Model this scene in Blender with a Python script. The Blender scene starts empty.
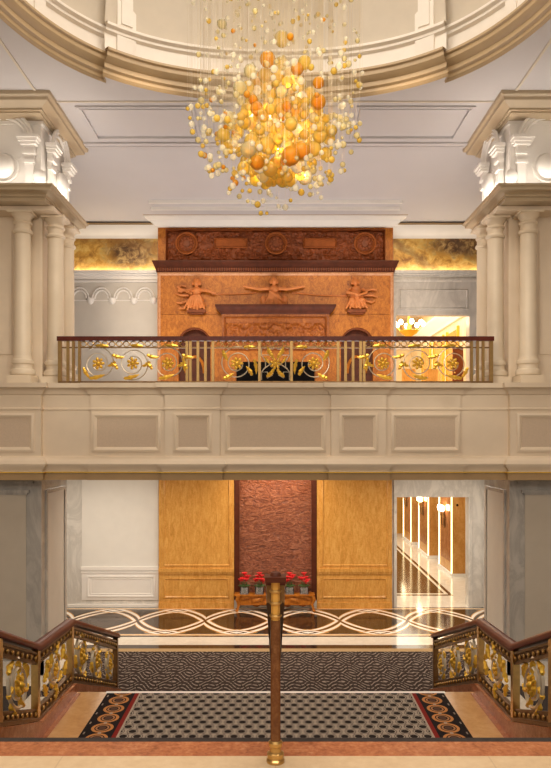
import bpy, bmesh, math, random
from mathutils import Vector, Matrix, noise
PI = math.pi
C = bpy.context.scene.collection
sc = bpy.context.scene
rnd = random.Random(7)
EYE = 5.1
F = 700.0
def W(px, py, d):
    return ((px-275.5)*d/F, d, EYE+(437-py)*d/F)
def wx(px, d): return (px-275.5)*d/F
def wz(py, d): return EYE+(437-py)*d/F

# ------------------------------------------------------------------ materials
class E:
    def __init__(s, nt, sock): s.nt = nt; s.s = sock
    def _m(s, op, a, b=None, c=None):
        n = s.nt.nodes.new('ShaderNodeMath'); n.operation = op
        for i, v in enumerate((a, b, c)):
            if v is None: continue
            if isinstance(v, E): s.nt.links.new(v.s, n.inputs[i])
            else: n.inputs[i].default_value = v
        return E(s.nt, n.outputs[0])
    def __add__(s, o): return s._m('ADD', s, o)
    __radd__ = __add__
    def __sub__(s, o): return s._m('SUBTRACT', s, o)
    def __rsub__(s, o): return s._m('SUBTRACT', o, s)
    def __mul__(s, o): return s._m('MULTIPLY', s, o)
    __rmul__ = __mul__
    def __truediv__(s, o): return s._m('DIVIDE', s, o)
    def abs(s): return s._m('ABSOLUTE', s)
    def fr(s): return s._m('FRACT', s)
    def floor(s): return s._m('FLOOR', s)
    def sin(s): return s._m('SINE', s)
    def cos(s): return s._m('COSINE', s)
    def sqrt(s): return s._m('SQRT', s)
    def pow(s, p): return s._m('POWER', s, p)
    def lt(s, v): return s._m('LESS_THAN', s, v)
    def gt(s, v): return s._m('GREATER_THAN', s, v)
    def mx(s, v): return s._m('MAXIMUM', s, v)
    def mn(s, v): return s._m('MINIMUM', s, v)
    def btw(s, a, b): return s.gt(a)*s.lt(b)
class Mat:
    def __init__(s, name):
        s.m = bpy.data.materials.new(name); s.m.use_nodes = True
        s.nt = s.m.node_tree
        s.b = s.nt.nodes['Principled BSDF']
        g = s.nt.nodes.new('ShaderNodeNewGeometry')
        s.pos = g.outputs['Position']
        sp = s.nt.nodes.new('ShaderNodeSeparateXYZ'); s.nt.links.new(s.pos, sp.inputs[0])
        s.x, s.y, s.z = (E(s.nt, sp.outputs[i]) for i in range(3))
    def noise(s, scale, detail=4, rough=.55, dist=0, stretch=(1,1,1), fac=True):
        n = s.nt.nodes.new('ShaderNodeTexNoise')
        n.inputs['Scale'].default_value = scale; n.inputs['Detail'].default_value = detail
        n.inputs['Roughness'].default_value = rough; n.inputs['Distortion'].default_value = dist
        mp = s.nt.nodes.new('ShaderNodeMapping'); mp.inputs['Scale'].default_value = stretch
        s.nt.links.new(s.pos, mp.inputs[0]); s.nt.links.new(mp.outputs[0], n.inputs['Vector'])
        return E(s.nt, n.outputs['Fac'])
    def voro(s, scale, feat='F1'):
        n = s.nt.nodes.new('ShaderNodeTexVoronoi'); n.feature = feat
        n.inputs['Scale'].default_value = scale; s.nt.links.new(s.pos, n.inputs['Vector'])
        return E(s.nt, n.outputs['Distance'])
    def ramp(s, f, stops):
        n = s.nt.nodes.new('ShaderNodeValToRGB'); cr = n.color_ramp
        while len(cr.elements) < len(stops): cr.elements.new(.5)
        for e, (p, c) in zip(cr.elements, stops): e.position = p; e.color = (*c, 1)
        s.nt.links.new(f.s, n.inputs[0]); return n.outputs[0]
    def mix(s, a, b, f):
        n = s.nt.nodes.new('ShaderNodeMix'); n.data_type = 'RGBA'
        if isinstance(f, E): s.nt.links.new(f.s, n.inputs[0])
        else: n.inputs[0].default_value = f
        for i, v in ((6, a), (7, b)):
            if isinstance(v, tuple): n.inputs[i].default_value = (*v, 1)
            else: s.nt.links.new(v, n.inputs[i])
        return n.outputs[2]
    def fin(s, col, rough=.5, metal=0, spec=.5, bump=None, bstr=.3, bdist=.01):
        if isinstance(col, tuple): s.b.inputs['Base Color'].default_value = (*col, 1)
        else: s.nt.links.new(col, s.b.inputs['Base Color'])
        if isinstance(rough, E): s.nt.links.new(rough.s, s.b.inputs['Roughness'])
        else: s.b.inputs['Roughness'].default_value = rough
        s.b.inputs['Metallic'].default_value = metal
        s.b.inputs['Specular IOR Level'].default_value = spec
        if bump is not None:
            n = s.nt.nodes.new('ShaderNodeBump'); n.inputs['Strength'].default_value = bstr
            n.inputs['Distance'].default_value = bdist
            s.nt.links.new(bump.s, n.inputs['Height']); s.nt.links.new(n.outputs[0], s.b.inputs['Normal'])
        return s.m
def plain(name, col, rough=.5, metal=0, spec=.5, var=.06, scale=3):
    m = Mat(name); n = m.noise(scale)
    lo = tuple(c*(1-var) for c in col); hi = tuple(min(1, c*(1+var)) for c in col)
    return m.fin(m.ramp(n, [(.3, lo), (.7, hi)]), rough, metal, spec)
def marble(name, base, vein, scale=1.2, rough=.25, amt=.55, st=(1,1,.5)):
    m = Mat(name); n = m.noise(scale, 8, .65, 1.6, st); v = ((n-.5).abs()*9).mn(1)
    big = m.noise(scale*.6, 3, .5, .5)
    c1 = m.mix(vein, base, v)
    c2 = m.mix(base, c1, amt)
    c3 = m.mix(c2, tuple(c*.86 for c in base), (big-.35)*1.2)
    return m.fin(c3, rough)
def burl(name, a, b, c, scale=9, rough=.25, st=(1,1,.6)):
    m = Mat(name); n = m.noise(scale, 7, .7, 1.2, st); n2 = m.noise(scale*5, 3, .7, .3)
    col = m.ramp(n*.7+n2*.3, [(.34, a), (.5, b), (.66, c)])
    return m.fin(col, rough, spec=.3)
M = {}
M['cream'] = plain('cream_plaster', (.79,.665,.515), .5, var=.03)
M['creamcol'] = plain('cream_column_paint', (.78,.665,.51), .4, var=.03)
M['beige'] = plain('beige_fabric_panel', (.62,.495,.375), .8, var=.05, scale=40)
M['tan'] = plain('tan_gilded_moulding', (.49,.385,.255), .4, var=.05)
M['ringtan'] = plain('gilded_ring_moulding', (.50,.365,.21), .4, var=.04)
M['brownband'] = plain('bronze_paint_and_shadow_line', (.42,.28,.14), .35, var=.05)
M['white'] = plain('white_plaster', (.86,.83,.79), .5, var=.02)
M['ceil'] = plain('pale_lilac_grey_ceiling', (.58,.555,.565), .6, var=.02, scale=1)
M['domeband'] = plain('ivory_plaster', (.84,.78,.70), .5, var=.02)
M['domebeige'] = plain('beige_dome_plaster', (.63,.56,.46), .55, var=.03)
M['whitewall'] = plain('painted_white_wall', (.80,.775,.725), .4, var=.02)
M['wallgrey'] = plain('stone_grey_wall', (.62,.58,.52), .5, var=.03)
M['marble_grey'] = marble('grey_veined_marble', (.52,.49,.45), (.27,.255,.24), 1.3)
M['marble_mid'] = marble('pale_grey_marble', (.62,.585,.54), (.38,.36,.335), 1.2)
M['marble_white'] = marble('white_veined_marble', (.76,.73,.68), (.45,.43,.40), 1.1)
M['pierpanel'] = plain('greige_pier_panel', (.54,.48,.40), .6, var=.03)
M['burl_up'] = burl('orange_red_veined_marble', (.20,.05,.005), (.46,.145,.013), (.62,.24,.035), 8, .45)
M['hoodmarble'] = burl('brown_carved_marble', (.16,.038,.006), (.31,.085,.012), (.44,.15,.025), 8, .45)
M['burl_low'] = burl('honey_burl_veneer', (.50,.22,.04), (.66,.33,.075), (.76,.44,.13), 5, st=(2.2,1,.5))
M['woodlight'] = plain('polished_red_brown_wood', (.27,.072,.016), .6, spec=.15, var=.2, scale=7)
M['wood'] = plain('carved_red_brown_wood', (.19,.045,.010), .5, spec=.3, var=.25, scale=6)
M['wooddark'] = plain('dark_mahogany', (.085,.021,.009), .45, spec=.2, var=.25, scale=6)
M['mahog'] = plain('polished_mahogany', (.115,.020,.010), .35, spec=.25, var=.2, scale=8)
M['figure'] = plain('carved_rose_marble', (.60,.20,.05), .5, var=.12, scale=8)
M['gold'] = plain('gold_leaf', (.95,.58,.075), .3, .6, var=.1, scale=20)
M['brass'] = plain('aged_brass', (.66,.43,.16), .3, 1, var=.12, scale=12)
M['railbrass'] = plain('satin_brass_bars', (.40,.25,.095), .35, .8, var=.1, scale=12)
M['bronze'] = plain('dark_bronze', (.24,.14,.06), .38, .85, var=.2, scale=14)
M['steel'] = plain('pale_polished_metal', (.74,.65,.50), .3, .6, var=.06)
M['black'] = plain('matte_black', (.008,.007,.007), 1, spec=.02)
M['red'] = plain('red_petals', (.70,.015,.02), .5, var=.2, scale=30)
M['leafgreen'] = plain('green_leaves', (.05,.12,.03), .5)
M['amberpanel'] = plain('amber_panel', (.70,.38,.08), .25, .3)
m = Mat('rippled_red_stone'); rip = m.noise(2.6, 6, .6, 3.0, (1.0,1,2.4)); r2 = m.noise(14, 5, .7, .8)
M['ripple'] = m.fin(m.ramp(rip*.6+r2*.4, [(.36,(.10,.025,.014)),(.50,(.26,.075,.03)),(.64,(.46,.18,.09))]), .32, bump=rip*.8+r2*.25, bstr=.9, bdist=.12)
# cream near floor / peach landing marble
m = Mat('peach_marble_floor'); n = m.noise(2.5, 8, .65, .8); n2 = m.noise(18, 4, .6)
M['peach'] = m.fin(m.ramp(n*.65+n2*.35, [(.32,(.50,.245,.09)),(.5,(.60,.33,.135)),(.68,(.69,.44,.22))]), .3, spec=.35)
m = Mat('cream_marble_floor'); n = m.noise(2.2, 8, .65, .8); n2 = m.noise(22, 4, .6)
g = ((m.x/1.1).fr()-.5).abs().gt(.4965)
M['creamfloor'] = m.fin(m.mix(m.ramp(n*.65+n2*.35, [(.32,(.52,.37,.22)),(.5,(.61,.455,.285)),(.68,(.70,.55,.37))]), (.42,.29,.18), g*.5), .3)
m = Mat('brown_red_marble'); n = m.noise(7, 8, .7, 1.0); n2 = m.noise(40, 3, .6)
M['brownmarble'] = m.fin(m.ramp(n*.6+n2*.4, [(.34,(.22,.062,.02)),(.52,(.40,.135,.05)),(.68,(.54,.24,.11))]), .25)
# lobby floor with guilloche bands
m = Mat('inlaid_lobby_floor')
n = m.noise(3, 7, .65, 1.2); n3 = m.noise(12, 5, .7)
dark = m.ramp(n, [(.3,(.018,.010,.007)),(.62,(.05,.026,.014)),(.75,(.13,.075,.04))])
cream = m.ramp(n*.6+n3*.4, [(.3,(.62,.55,.46)),(.7,(.80,.74,.64))])
HP = 1.87
ph = (m.x-.85)*(PI/HP); cc = ph.cos().abs().pow(.78); v = (m.y-19.42)
dist = (v.abs()-cc*1.08).abs()/((ph.sin()*1.5)._m('MULTIPLY', ph.sin(), 1.5)._m('MULTIPLY', ph.sin()*1.5, ph.sin()*1.5)+1.0).sqrt()
xm = (((m.x-.85)/HP+.5).fr()-.5).abs()*HP
kn = (xm*.55+(v.abs()-1.16).abs()*1.0)
band = dist.lt(.215); core = dist.lt(.175); mid = dist.lt(.075)
guil = m.mix(dark, (.55,.27,.07), band)
guil = m.mix(guil, (.86,.80,.70), core)
guil = m.mix(guil, (.42,.20,.06), mid)
guil = m.mix(guil, (.04,.02,.01), dist.lt(.045))
guil = m.mix(guil, (.50,.26,.08), kn.lt(.31))
guil = m.mix(guil, (.90,.85,.76), kn.lt(.25))
guil = m.mix(guil, (.16,.07,.025), (kn-.13).abs().lt(.035))
inring = m.y.btw(18.12, 20.72)
col = m.mix(cream, guil, inring)
col = m.mix(col, (.72,.42,.16), (m.y.btw(18.0,18.09)+m.y.btw(20.75,20.82)).mn(1))
col = m.mix(col, (.035,.018,.01), (m.y.btw(17.86,17.98)+m.y.btw(16.86,17.17)+m.y.btw(20.88,20.95)).mn(1))
M['lobbyfloor'] = m.fin(col, .10, spec=.35)
# corridor floor
m = Mat('corridor_floor'); n = m.noise(3, 7, .65, 1.2)
dark = m.ramp(n, [(.3,(.03,.014,.006)),(.6,(.08,.04,.016)),(.75,(.17,.09,.04))])
white = m.ramp(n, [(.3,(.74,.68,.58)),(.7,(.88,.83,.74))])
fieldm = m.x.lt(5.72)*m.y.gt(22.5)
inner = m.x.lt(5.42)*m.y.gt(22.95)
inner2 = m.x.lt(5.50)*m.y.gt(22.83); inner3 = m.x.lt(5.60)*m.y.gt(22.68)
col = m.mix(white, (.06,.03,.012), fieldm); col = m.mix(col, (.9,.82,.66), inner3)
col = m.mix(col, (.06,.03,.012), inner2); col = m.mix(col, dark, inner)
M['corrfloor'] = m.fin(col, .12)
# landing carpet
m = Mat('medallion_carpet'); ax = m.x.abs()
u = m.x/.178; vv = m.y/.30
def dots(uu, v2): return (((uu.fr()-.5)*.178).pow(2.0)._m('ADD', ((uu.fr()-.5)*.178)*((uu.fr()-.5)*.178), ((v2.fr()-.5)*.30)*((v2.fr()-.5)*.30))).sqrt()
def ring_d(uu, v2):
    a = (uu.fr()-.5)*.178; b = (v2.fr()-.5)*.30
    return (a*a+b*b).sqrt()
d1 = ring_d(u, vv).mn(ring_d(u+.5, vv+.5))
small = ring_d(u*2, vv*2+.5)
dark = (.016,.012,.012); grey = (.42,.355,.295)
col = m.mix(grey, dark, d1.lt(.050))
col = m.mix(col, (.13,.10,.085), (d1-.070).abs().lt(.006))
ln = ((u*2).fr()-.5).abs()
col = m.mix(col, (.10,.075,.065), (d1.gt(.082))*(ln.lt(.16)))
bx_ = (ax-2.29); by_ = ((m.y/.325).fr()-.5)*.325
r1 = (bx_*bx_+by_*by_*.9).sqrt()
by2 = ((m.y/.325+.5).fr()-.5)*.325
r2_ = (bx_*bx_*1.6+by2*by2*.9).sqrt()
bord = m.mix((.014,.010,.011), (.58,.25,.08), (r1-.125).abs().lt(.020))
bord = m.mix(bord, (.42,.20,.09), (r1-.078).abs().lt(.012))
bord = m.mix(bord, (.10,.05,.035), r1.lt(.05))
bord = m.mix(bord, (.40,.32,.25), r2_.lt(.03))
bord = m.mix(bord, (.30,.24,.2), ((bx_.abs()-.20).abs().lt(.010))*by2.abs().lt(.035))
col = m.mix(col, (.45,.37,.3), ax.btw(2.02, 2.045))
col = m.mix(col, (.24,.02,.015), ax.btw(2.045, 2.105))
col = m.mix(col, bord, ax.gt(2.105))
fl = m.noise(160, 2)
M['carpet'] = m.fin(m.mix(col, (.05,.04,.04), fl*.25), .95, spec=.1, bump=fl, bstr=.3)
# wave carpet
m = Mat('wave_carpet')
uu = m.x/.44; row = (m.y/.56).floor(); half = (row*.5).fr()*2
cu = ((uu+half*.5).fr()-.5); cv = ((m.y/.56).fr()-.5)
chk = (((uu+half*.5).floor()+row)*.5).fr()*4-1
wv = (cv*3.0+chk*cu*2.0+(cu*6.28).sin()*.55)
ln = (wv.fr()-.5).abs()
ln2 = ((cu*cu+cv*cv).sqrt()*5).fr()
col = m.mix((.052,.032,.026), (.34,.275,.23), ln.lt(.13))
col = m.mix(col, (.022,.016,.014), ln2.lt(.28))
col = m.mix(col, (.50,.34,.17), (m.y.gt(16.60)*m.x.abs().lt(5.0)).mn(1))
fl = m.noise(120, 2)
M['wave'] = m.fin(m.mix(col, (.04,.03,.03), fl*.3), .95, spec=.1)
M['darkcarpet'] = plain('dark_stair_carpet', (.03,.022,.02), .95, var=.3, scale=30)
# murals
def mural(name, seed, clo, hi, slant):
    m = Mat(name)
    n = m.noise(1.5, 8, .62, 1.0, (1,1,1.4)); n2 = m.noise(5, 6, .65, .8)
    sky = m.ramp(n*.55+n2*.45, [(.36,(.26,.11,.02)),(.48,(.62,.34,.06)),(.58,(.78,.55,.16)),(.68,(.88,.74,.42))])
    cx, cz, rx, rz = clo
    e = (((m.x-cx)/rx)*((m.x-cx)/rx)+((m.z-cz)/rz)*((m.z-cz)/rz)).sqrt()
    cl = ((1.25-e)*1.6+(n2-.5)*3.0+(n-.5)*1.5).mx(0).mn(1)
    puff = m.noise(3.2, 6, .6, 1.6)
    cloud = m.ramp(puff*.9+n2*.5, [(.52,(.05,.022,.010)),(.68,(.17,.085,.028)),(.86,(.60,.40,.15))])
    col = m.mix(sky, cloud, cl)
    st = ((m.x*slant[0]+m.z*slant[1]+n*1.4)*3.0).sin()
    col = m.mix(col, slant[2], (st-.55).mx(0)*1.2)
    low = ((10.45-m.z)*2.0+(n2-.5)*1.6).mx(0).mn(1)
    col = m.mix(col, (.80,.62,.32), low*.5)
    return m.fin(col, .5)
M['mural_l'] = mural('painted_cloud_mural', 1, (-4.35,10.6,.75,.5), 0, (.2,1.6,(.28,.13,.03)))
M['mural_r'] = mural('painted_stormy_mural', 2, (5.6,10.85,1.0,.35), 0, (1.2,1.5,(.10,.055,.03)))
# chandelier glass
def glass(name, col, tr, mixt=.42, glow=0, ior=1.33):
    m = bpy.data.materials.new(name); m.use_nodes = True; nt = m.node_tree
    nt.nodes.clear(); N = nt.nodes.new; L = nt.links.new
    out = N('ShaderNodeOutputMaterial'); t = N('ShaderNodeBsdfTransparent'); t.inputs[0].default_value = (*tr, 1)
    d = N('ShaderNodeBsdfTranslucent'); d.inputs[0].default_value = (*col, 1)
    df = N('ShaderNodeBsdfDiffuse'); df.inputs[0].default_value = (*col, 1)
    a = N('ShaderNodeMixShader'); a.inputs[0].default_value = .5; L(d.outputs[0], a.inputs[1]); L(df.outputs[0], a.inputs[2])
    b = N('ShaderNodeMixShader'); b.inputs[0].default_value = mixt; L(a.outputs[0], b.inputs[1]); L(t.outputs[0], b.inputs[2])
    gl = N('ShaderNodeBsdfGlossy'); gl.inputs['Roughness'].default_value = .06
    fr = N('ShaderNodeFresnel'); fr.inputs[0].default_value = ior
    c = N('ShaderNodeMixShader'); L(fr.outputs[0], c.inputs[0]); L(b.outputs[0], c.inputs[1]); L(gl.outputs[0], c.inputs[2])
    em = N('ShaderNodeEmission'); em.inputs[0].default_value = (*tr, 1); em.inputs[1].default_value = glow  # faint emission added to the glass so the balls look lit
    ad = N('ShaderNodeAddShader'); L(c.outputs[0], ad.inputs[0]); L(em.outputs[0], ad.inputs[1])
    L(ad.outputs[0] if glow else c.outputs[0], out.inputs[0]); return m
G_Y = glass('yellow_amber_glass', (1,.76,.20), (1,.76,.18), .56, .030)
G_O = glass('deep_orange_glass', (1,.52,.05), (1,.58,.10), .50, .015)
G_P = glass('pale_honey_glass', (1,.87,.50), (1,.90,.58), .64, .03)
G_C = glass('clear_champagne_glass', (1,.92,.70), (1,.96,.84), .62, .05, 1.2)
def emis(name, col, s):
    m = bpy.data.materials.new(name); m.use_nodes = True
    b = m.node_tree.nodes['Principled BSDF']; b.inputs['Emission Color'].default_value = (*col, 1)
    b.inputs['Emission Strength'].default_value = s; b.inputs['Base Color'].default_value = (*col, 1); return m
M['bulb'] = emis('lit_bulb_glass', (1,.80,.48), 9)
M['led'] = emis('lit_led_strip', (1,.78,.42), 2.2)
m = bpy.data.materials.new('clear_vase_glass'); m.use_nodes = True
bb = m.node_tree.nodes['Principled BSDF']; bb.inputs['Transmission Weight'].default_value = .8; bb.inputs['Roughness'].default_value = .08; bb.inputs['Base Color'].default_value = (.9,.9,.88,1)
M['vase'] = m

# ------------------------------------------------------------------ mesh helpers
class MB:
    def __init__(s): s.v = []; s.f = []
    def add(s, vs, fs):
        b = len(s.v); s.v += [tuple(p) for p in vs]; s.f += [tuple(b+i for i in f) for f in fs]
    def box(s, x0, x1, y0, y1, z0, z1):
        x0, x1 = min(x0,x1), max(x0,x1); y0, y1 = min(y0,y1), max(y0,y1); z0, z1 = min(z0,z1), max(z0,z1)
        s.add([(x0,y0,z0),(x1,y0,z0),(x1,y1,z0),(x0,y1,z0),(x0,y0,z1),(x1,y0,z1),(x1,y1,z1),(x0,y1,z1)],
              [(0,3,2,1),(4,5,6,7),(0,1,5,4),(1,2,6,5),(2,3,7,6),(3,0,4,7)])
    def lathe(s, prof, cx, cy, n=24):
        vs = []; fs = []
        for r, z in prof:
            for i in range(n):
                a = 2*PI*i/n; vs.append((cx+r*math.cos(a), cy+r*math.sin(a), z))
        k = len(prof)
        for j in range(k-1):
            for i in range(n):
                i2 = (i+1)%n; fs.append((j*n+i, j*n+i2, (j+1)*n+i2, (j+1)*n+i))
        fs.append(tuple(range(n-1,-1,-1))); fs.append(tuple(range((k-1)*n, k*n)))
        s.add(vs, fs)
    def tube(s, pts, r, n=6, flat=None):
        pts = [Vector(p) for p in pts]; k = len(pts); vs = []; fs = []
        up = None
        for i, p in enumerate(pts):
            t = (pts[min(i+1,k-1)]-pts[max(i-1,0)])
            t = t.normalized() if t.length > 1e-9 else Vector((0,0,1))
            if up is None:
                up = Vector((0,0,1)) if abs(t.z) < .9 else Vector((1,0,0))
            a = (up-t*up.dot(t))
            a = a.normalized() if a.length > 1e-6 else t.orthogonal().normalized()
            up = a; b = t.cross(a)
            rr = r(i/(k-1)) if callable(r) else r
            for q in range(n):
                an = 2*PI*(q+.5)/n; vs.append(p+a*rr*math.cos(an)+b*rr*math.sin(an))
        for i in range(k-1):
            for q in range(n):
                q2 = (q+1)%n; fs.append((i*n+q, i*n+q2, (i+1)*n+q2, (i+1)*n+q))
        fs.append(tuple(range(n-1,-1,-1))); fs.append(tuple(range((k-1)*n, k*n)))
        s.add(vs, fs)
    def ell(s, c, rx, ry, rz, n=12, m=8, rot=None):
        vs = []; fs = []
        for j in range(m+1):
            th = PI*j/m
            for i in range(n):
                a = 2*PI*i/n
                p = Vector((rx*math.sin(th)*math.cos(a), ry*math.sin(th)*math.sin(a), rz*math.cos(th)))
                if rot: p = rot @ p
                vs.append(Vector(c)+p)
        for j in range(m):
            for i in range(n):
                i2 = (i+1)%n; fs.append((j*n+i, (j+1)*n+i, (j+1)*n+i2, j*n+i2))
        s.add(vs, fs)
    def prism(s, poly, y0, y1):          # polygon in x,z extruded in y
        k = len(poly)
        vs = [(x,y0,z) for x,z in poly]+[(x,y1,z) for x,z in poly]
        s.add(vs, [tuple(range(k)), tuple(range(2*k-1,k-1,-1))]+[(i,k+i,k+(i+1)%k,(i+1)%k) for i in range(k)])
    def prismx(s, poly, x0, x1):         # polygon in y,z extruded in x
        k = len(poly)
        vs = [(x0,y,z) for y,z in poly]+[(x1,y,z) for y,z in poly]
        s.add(vs, [tuple(range(k)), tuple(range(2*k-1,k-1,-1))]+[(i,k+i,k+(i+1)%k,(i+1)%k) for i in range(k)])
    def sweep(s, prof, path):            # prof (out,z) closed polygon, path (x,y), out = right of travel
        k = len(path); n = len(prof); nr = []
        for i in range(k-1):
            dx, dy = path[i+1][0]-path[i][0], path[i+1][1]-path[i][1]; l = math.hypot(dx,dy)
            nr.append((dy/l, -dx/l))
        vs = []; fs = []
        for i in range(k):
            a = nr[max(i-1,0)]; b = nr[min(i,k-2)]
            mx, my = a[0]+b[0], a[1]+b[1]; l2 = (mx*mx+my*my)/2
            sx, sy = mx/l2, my/l2
            for o, z in prof: vs.append((path[i][0]+sx*o, path[i][1]+sy*o, z))
        for i in range(k-1):
            for j in range(n):
                j2 = (j+1)%n; fs.append((i*n+j, i*n+j2, (i+1)*n+j2, (i+1)*n+j))
        fs.append(tuple(range(n))); fs.append(tuple(range(k*n-1,(k-1)*n-1,-1)))
        s.add(vs, fs)
    def frame(s, x0, x1, z0, z1, y, w, h):   # raised picture-frame moulding facing -y
        a = [(x0,z0),(x1,z0),(x1,z1),(x0,z1)]; b = [(x0+w*.45,z0+w*.45),(x1-w*.45,z0+w*.45),(x1-w*.45,z1-w*.45),(x0+w*.45,z1-w*.45)]
        c = [(x0+w,z0+w),(x1-w,z0+w),(x1-w,z1-w),(x0+w,z1-w)]
        vs = [(x,y,z) for x,z in a]+[(x,y-h*.6,z) for x,z in a]+[(x,y-h,z) for x,z in b]+[(x,y-h*.25,z) for x,z in c]+[(x,y,z) for x,z in c]
        fs = []
        for l in range(4):
            for i in range(4):
                i2 = (i+1)%4; fs.append((l*4+i, l*4+i2, (l+1)*4+i2, (l+1)*4+i))
        for i in range(4): fs.append((i, 16+i, 16+(i+1)%4, (i+1)%4))
        s.add(vs, fs)
    def relief(s, x0, x1, z0, z1, y, nx, nz, h):
        vs = []; fs = []
        for j in range(nz+1):
            for i in range(nx+1):
                x = x0+(x1-x0)*i/nx; z = z0+(z1-z0)*j/nz
                e = min(1, min(i, nx-i, j, nz-j)/2)
                vs.append((x, y-h(x, z)*e, z))
        for j in range(nz):
            for i in range(nx):
                a = j*(nx+1)+i; fs.append((a, a+1, a+nx+2, a+nx+1))
        # back
        b = len(vs); vs += [(x0,y+.03,z0),(x1,y+.03,z0),(x1,y+.03,z1),(x0,y+.03,z1)]
        fs.append((b+3,b+2,b+1,b))
        s.add(vs, fs)
        off = len(s.v)-len(vs); R = nx+1
        e1 = [i for i in range(R)]; e2 = [j*R+nx for j in range(nz+1)]; e3 = [nz*R+i for i in range(nx,-1,-1)]; e4 = [j*R for j in range(nz,-1,-1)]
        for e, (p, q) in ((e1,(b,b+1)),(e2,(b+1,b+2)),(e3,(b+2,b+3)),(e4,(b+3,b))):
            s.f.append(tuple(off+i for i in [q]+[p]+e))
    def build(s, name, mat, parent=None, smooth=True, ang=35):
        me = bpy.data.meshes.new(name)
        o0 = Vector((0,0,0))
        q = parent
        while q is not None: o0 += q.location; q = q.parent
        me.from_pydata([(x-o0.x,y-o0.y,z-o0.z) for x,y,z in s.v], [], s.f)
        me.validate()
        bm = bmesh.new(); bm.from_mesh(me); bmesh.ops.recalc_face_normals(bm, faces=bm.faces); bm.to_mesh(me); bm.free()
        if smooth:
            me.shade_smooth(); me.set_sharp_from_angle(angle=math.radians(ang))
        me.materials.append(mat)
        o = bpy.data.objects.new(name, me); C.objects.link(o)
        if parent: o.parent = parent
        return o
def empty(name, loc, label, cat, group=None):
    o = bpy.data.objects.new(name, None); o.empty_display_size = .2; C.objects.link(o); o.location = loc
    return tag(o, label, cat, group)
def tag(o, label, cat, group=None):
    o['label'] = label; o['category'] = cat; o['kind'] = 'thing'
    if group: o['group'] = group
    return o
def struct(o): o['kind'] = 'structure'; return o
def bx(*a):
    m = MB(); m.box(*a); return m
_tn = [0]
def trim(mb, mat, ang=35):
    _tn[0] += 1
    return struct(mb.build('trim_%d' % _tn[0], mat, ang=ang))

# ------------------------------------------------------------------ floors and stairs
NZ = 3.45; LZ = 1.24
struct(bx(-9,9,-4,3.62,NZ-.3,NZ).build('floor_upper_landing', M['creamfloor']))
mb = bx(-9,9,3.62,3.80,NZ-.3,NZ-.004); struct(mb.build('floor_nosing', M['brownmarble']))
struct(bx(-9,9,3.80,3.87,NZ-.3,NZ-.012).build('floor_nosing_dark', M['darkcarpet']))
struct(bx(-3.3,3.3,8.50,10.6,0,LZ).build('floor_landing', M['peach']))
struct(bx(-14,14,3.9,21.0,-.25,0).build('floor', M['lobbyfloor']))
struct(bx(2,9.5,21.0,38,-.25,0).build('floor_corridor', M['corrfloor']))
# flights
n1 = 14; r1 = (NZ-LZ)/n1; t1 = (8.50-3.87)/(n1-1)
mb = MB()
poly = [(3.87,0.01),(3.87,NZ-r1-.012)]
for i in range(n1-1):
    z = NZ-r1*(i+1)-.012; y = 3.87+t1*(i+1)
    poly += [(y, z)]
    poly += [(y, max(z-r1, 0.01))]
poly[-1] = (8.50, 0.01)
mb.prismx(poly, -3.0, 3.0); struct(mb.build('floor_stairs_upper', M['darkcarpet'], smooth=False))
n2 = 8; r2 = LZ/n2; t2 = .42
poly = [(10.6,0.01),(10.6,LZ-r2)]
for i in range(n2-1):
    z = LZ-r2*(i+1); y = 10.6+t2*(i+1); poly += [(y,z),(y,max(z-r2,.01))]
poly[-1] = (poly[-1][0], .01)
mb = MB(); mb.prismx(poly, -3.0, 3.0); struct(mb.build('floor_stairs_lower', M['darkcarpet'], smooth=False))
mb = bx(-2.56,2.56,10.53,10.61,LZ,LZ+.006); trim(mb, M['white'])
# landing brown border bands along the curbs
for sg in (-1,1):
    mb = MB()
    mb.add([(sg*2.93,10.53,LZ+.005),(sg*3.0,10.53,LZ+.005),(sg*3.0,8.51,LZ+.005),(sg*2.93,8.51,LZ+.005)], [(0,1,2,3)])
    mb.add([(sg*2.93,10.53,LZ),(sg*3.0,10.53,LZ),(sg*3.0,8.51,LZ),(sg*2.93,8.51,LZ)], [(3,2,1,0)])
    trim(mb, M['brownmarble'])
# carpets
o = bx(-2.53,2.53,8.505,10.52,LZ,LZ+.012).build('landing_carpet', M['carpet'])
tag(o, 'stair landing carpet with dark dots on grey and a chain-patterned border', 'carpet')
mb = MB()
mb.box(-4.7,4.7,13.75,16.84,0,.012)
o = mb.build('floor_carpet', M['wave']); tag(o, 'dark brown wave-patterned carpet on the lobby floor below the stairs', 'carpet')
for sg, nm in ((-1,'left'),(1,'right')):
    o = bx(sg*4.85,sg*8,8.5,14.3,0,.012).build('runner_carpet', M['darkcarpet'])
    tag(o, 'dark carpet on the lobby floor seen through the %s stair railing' % nm, 'carpet')

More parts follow.
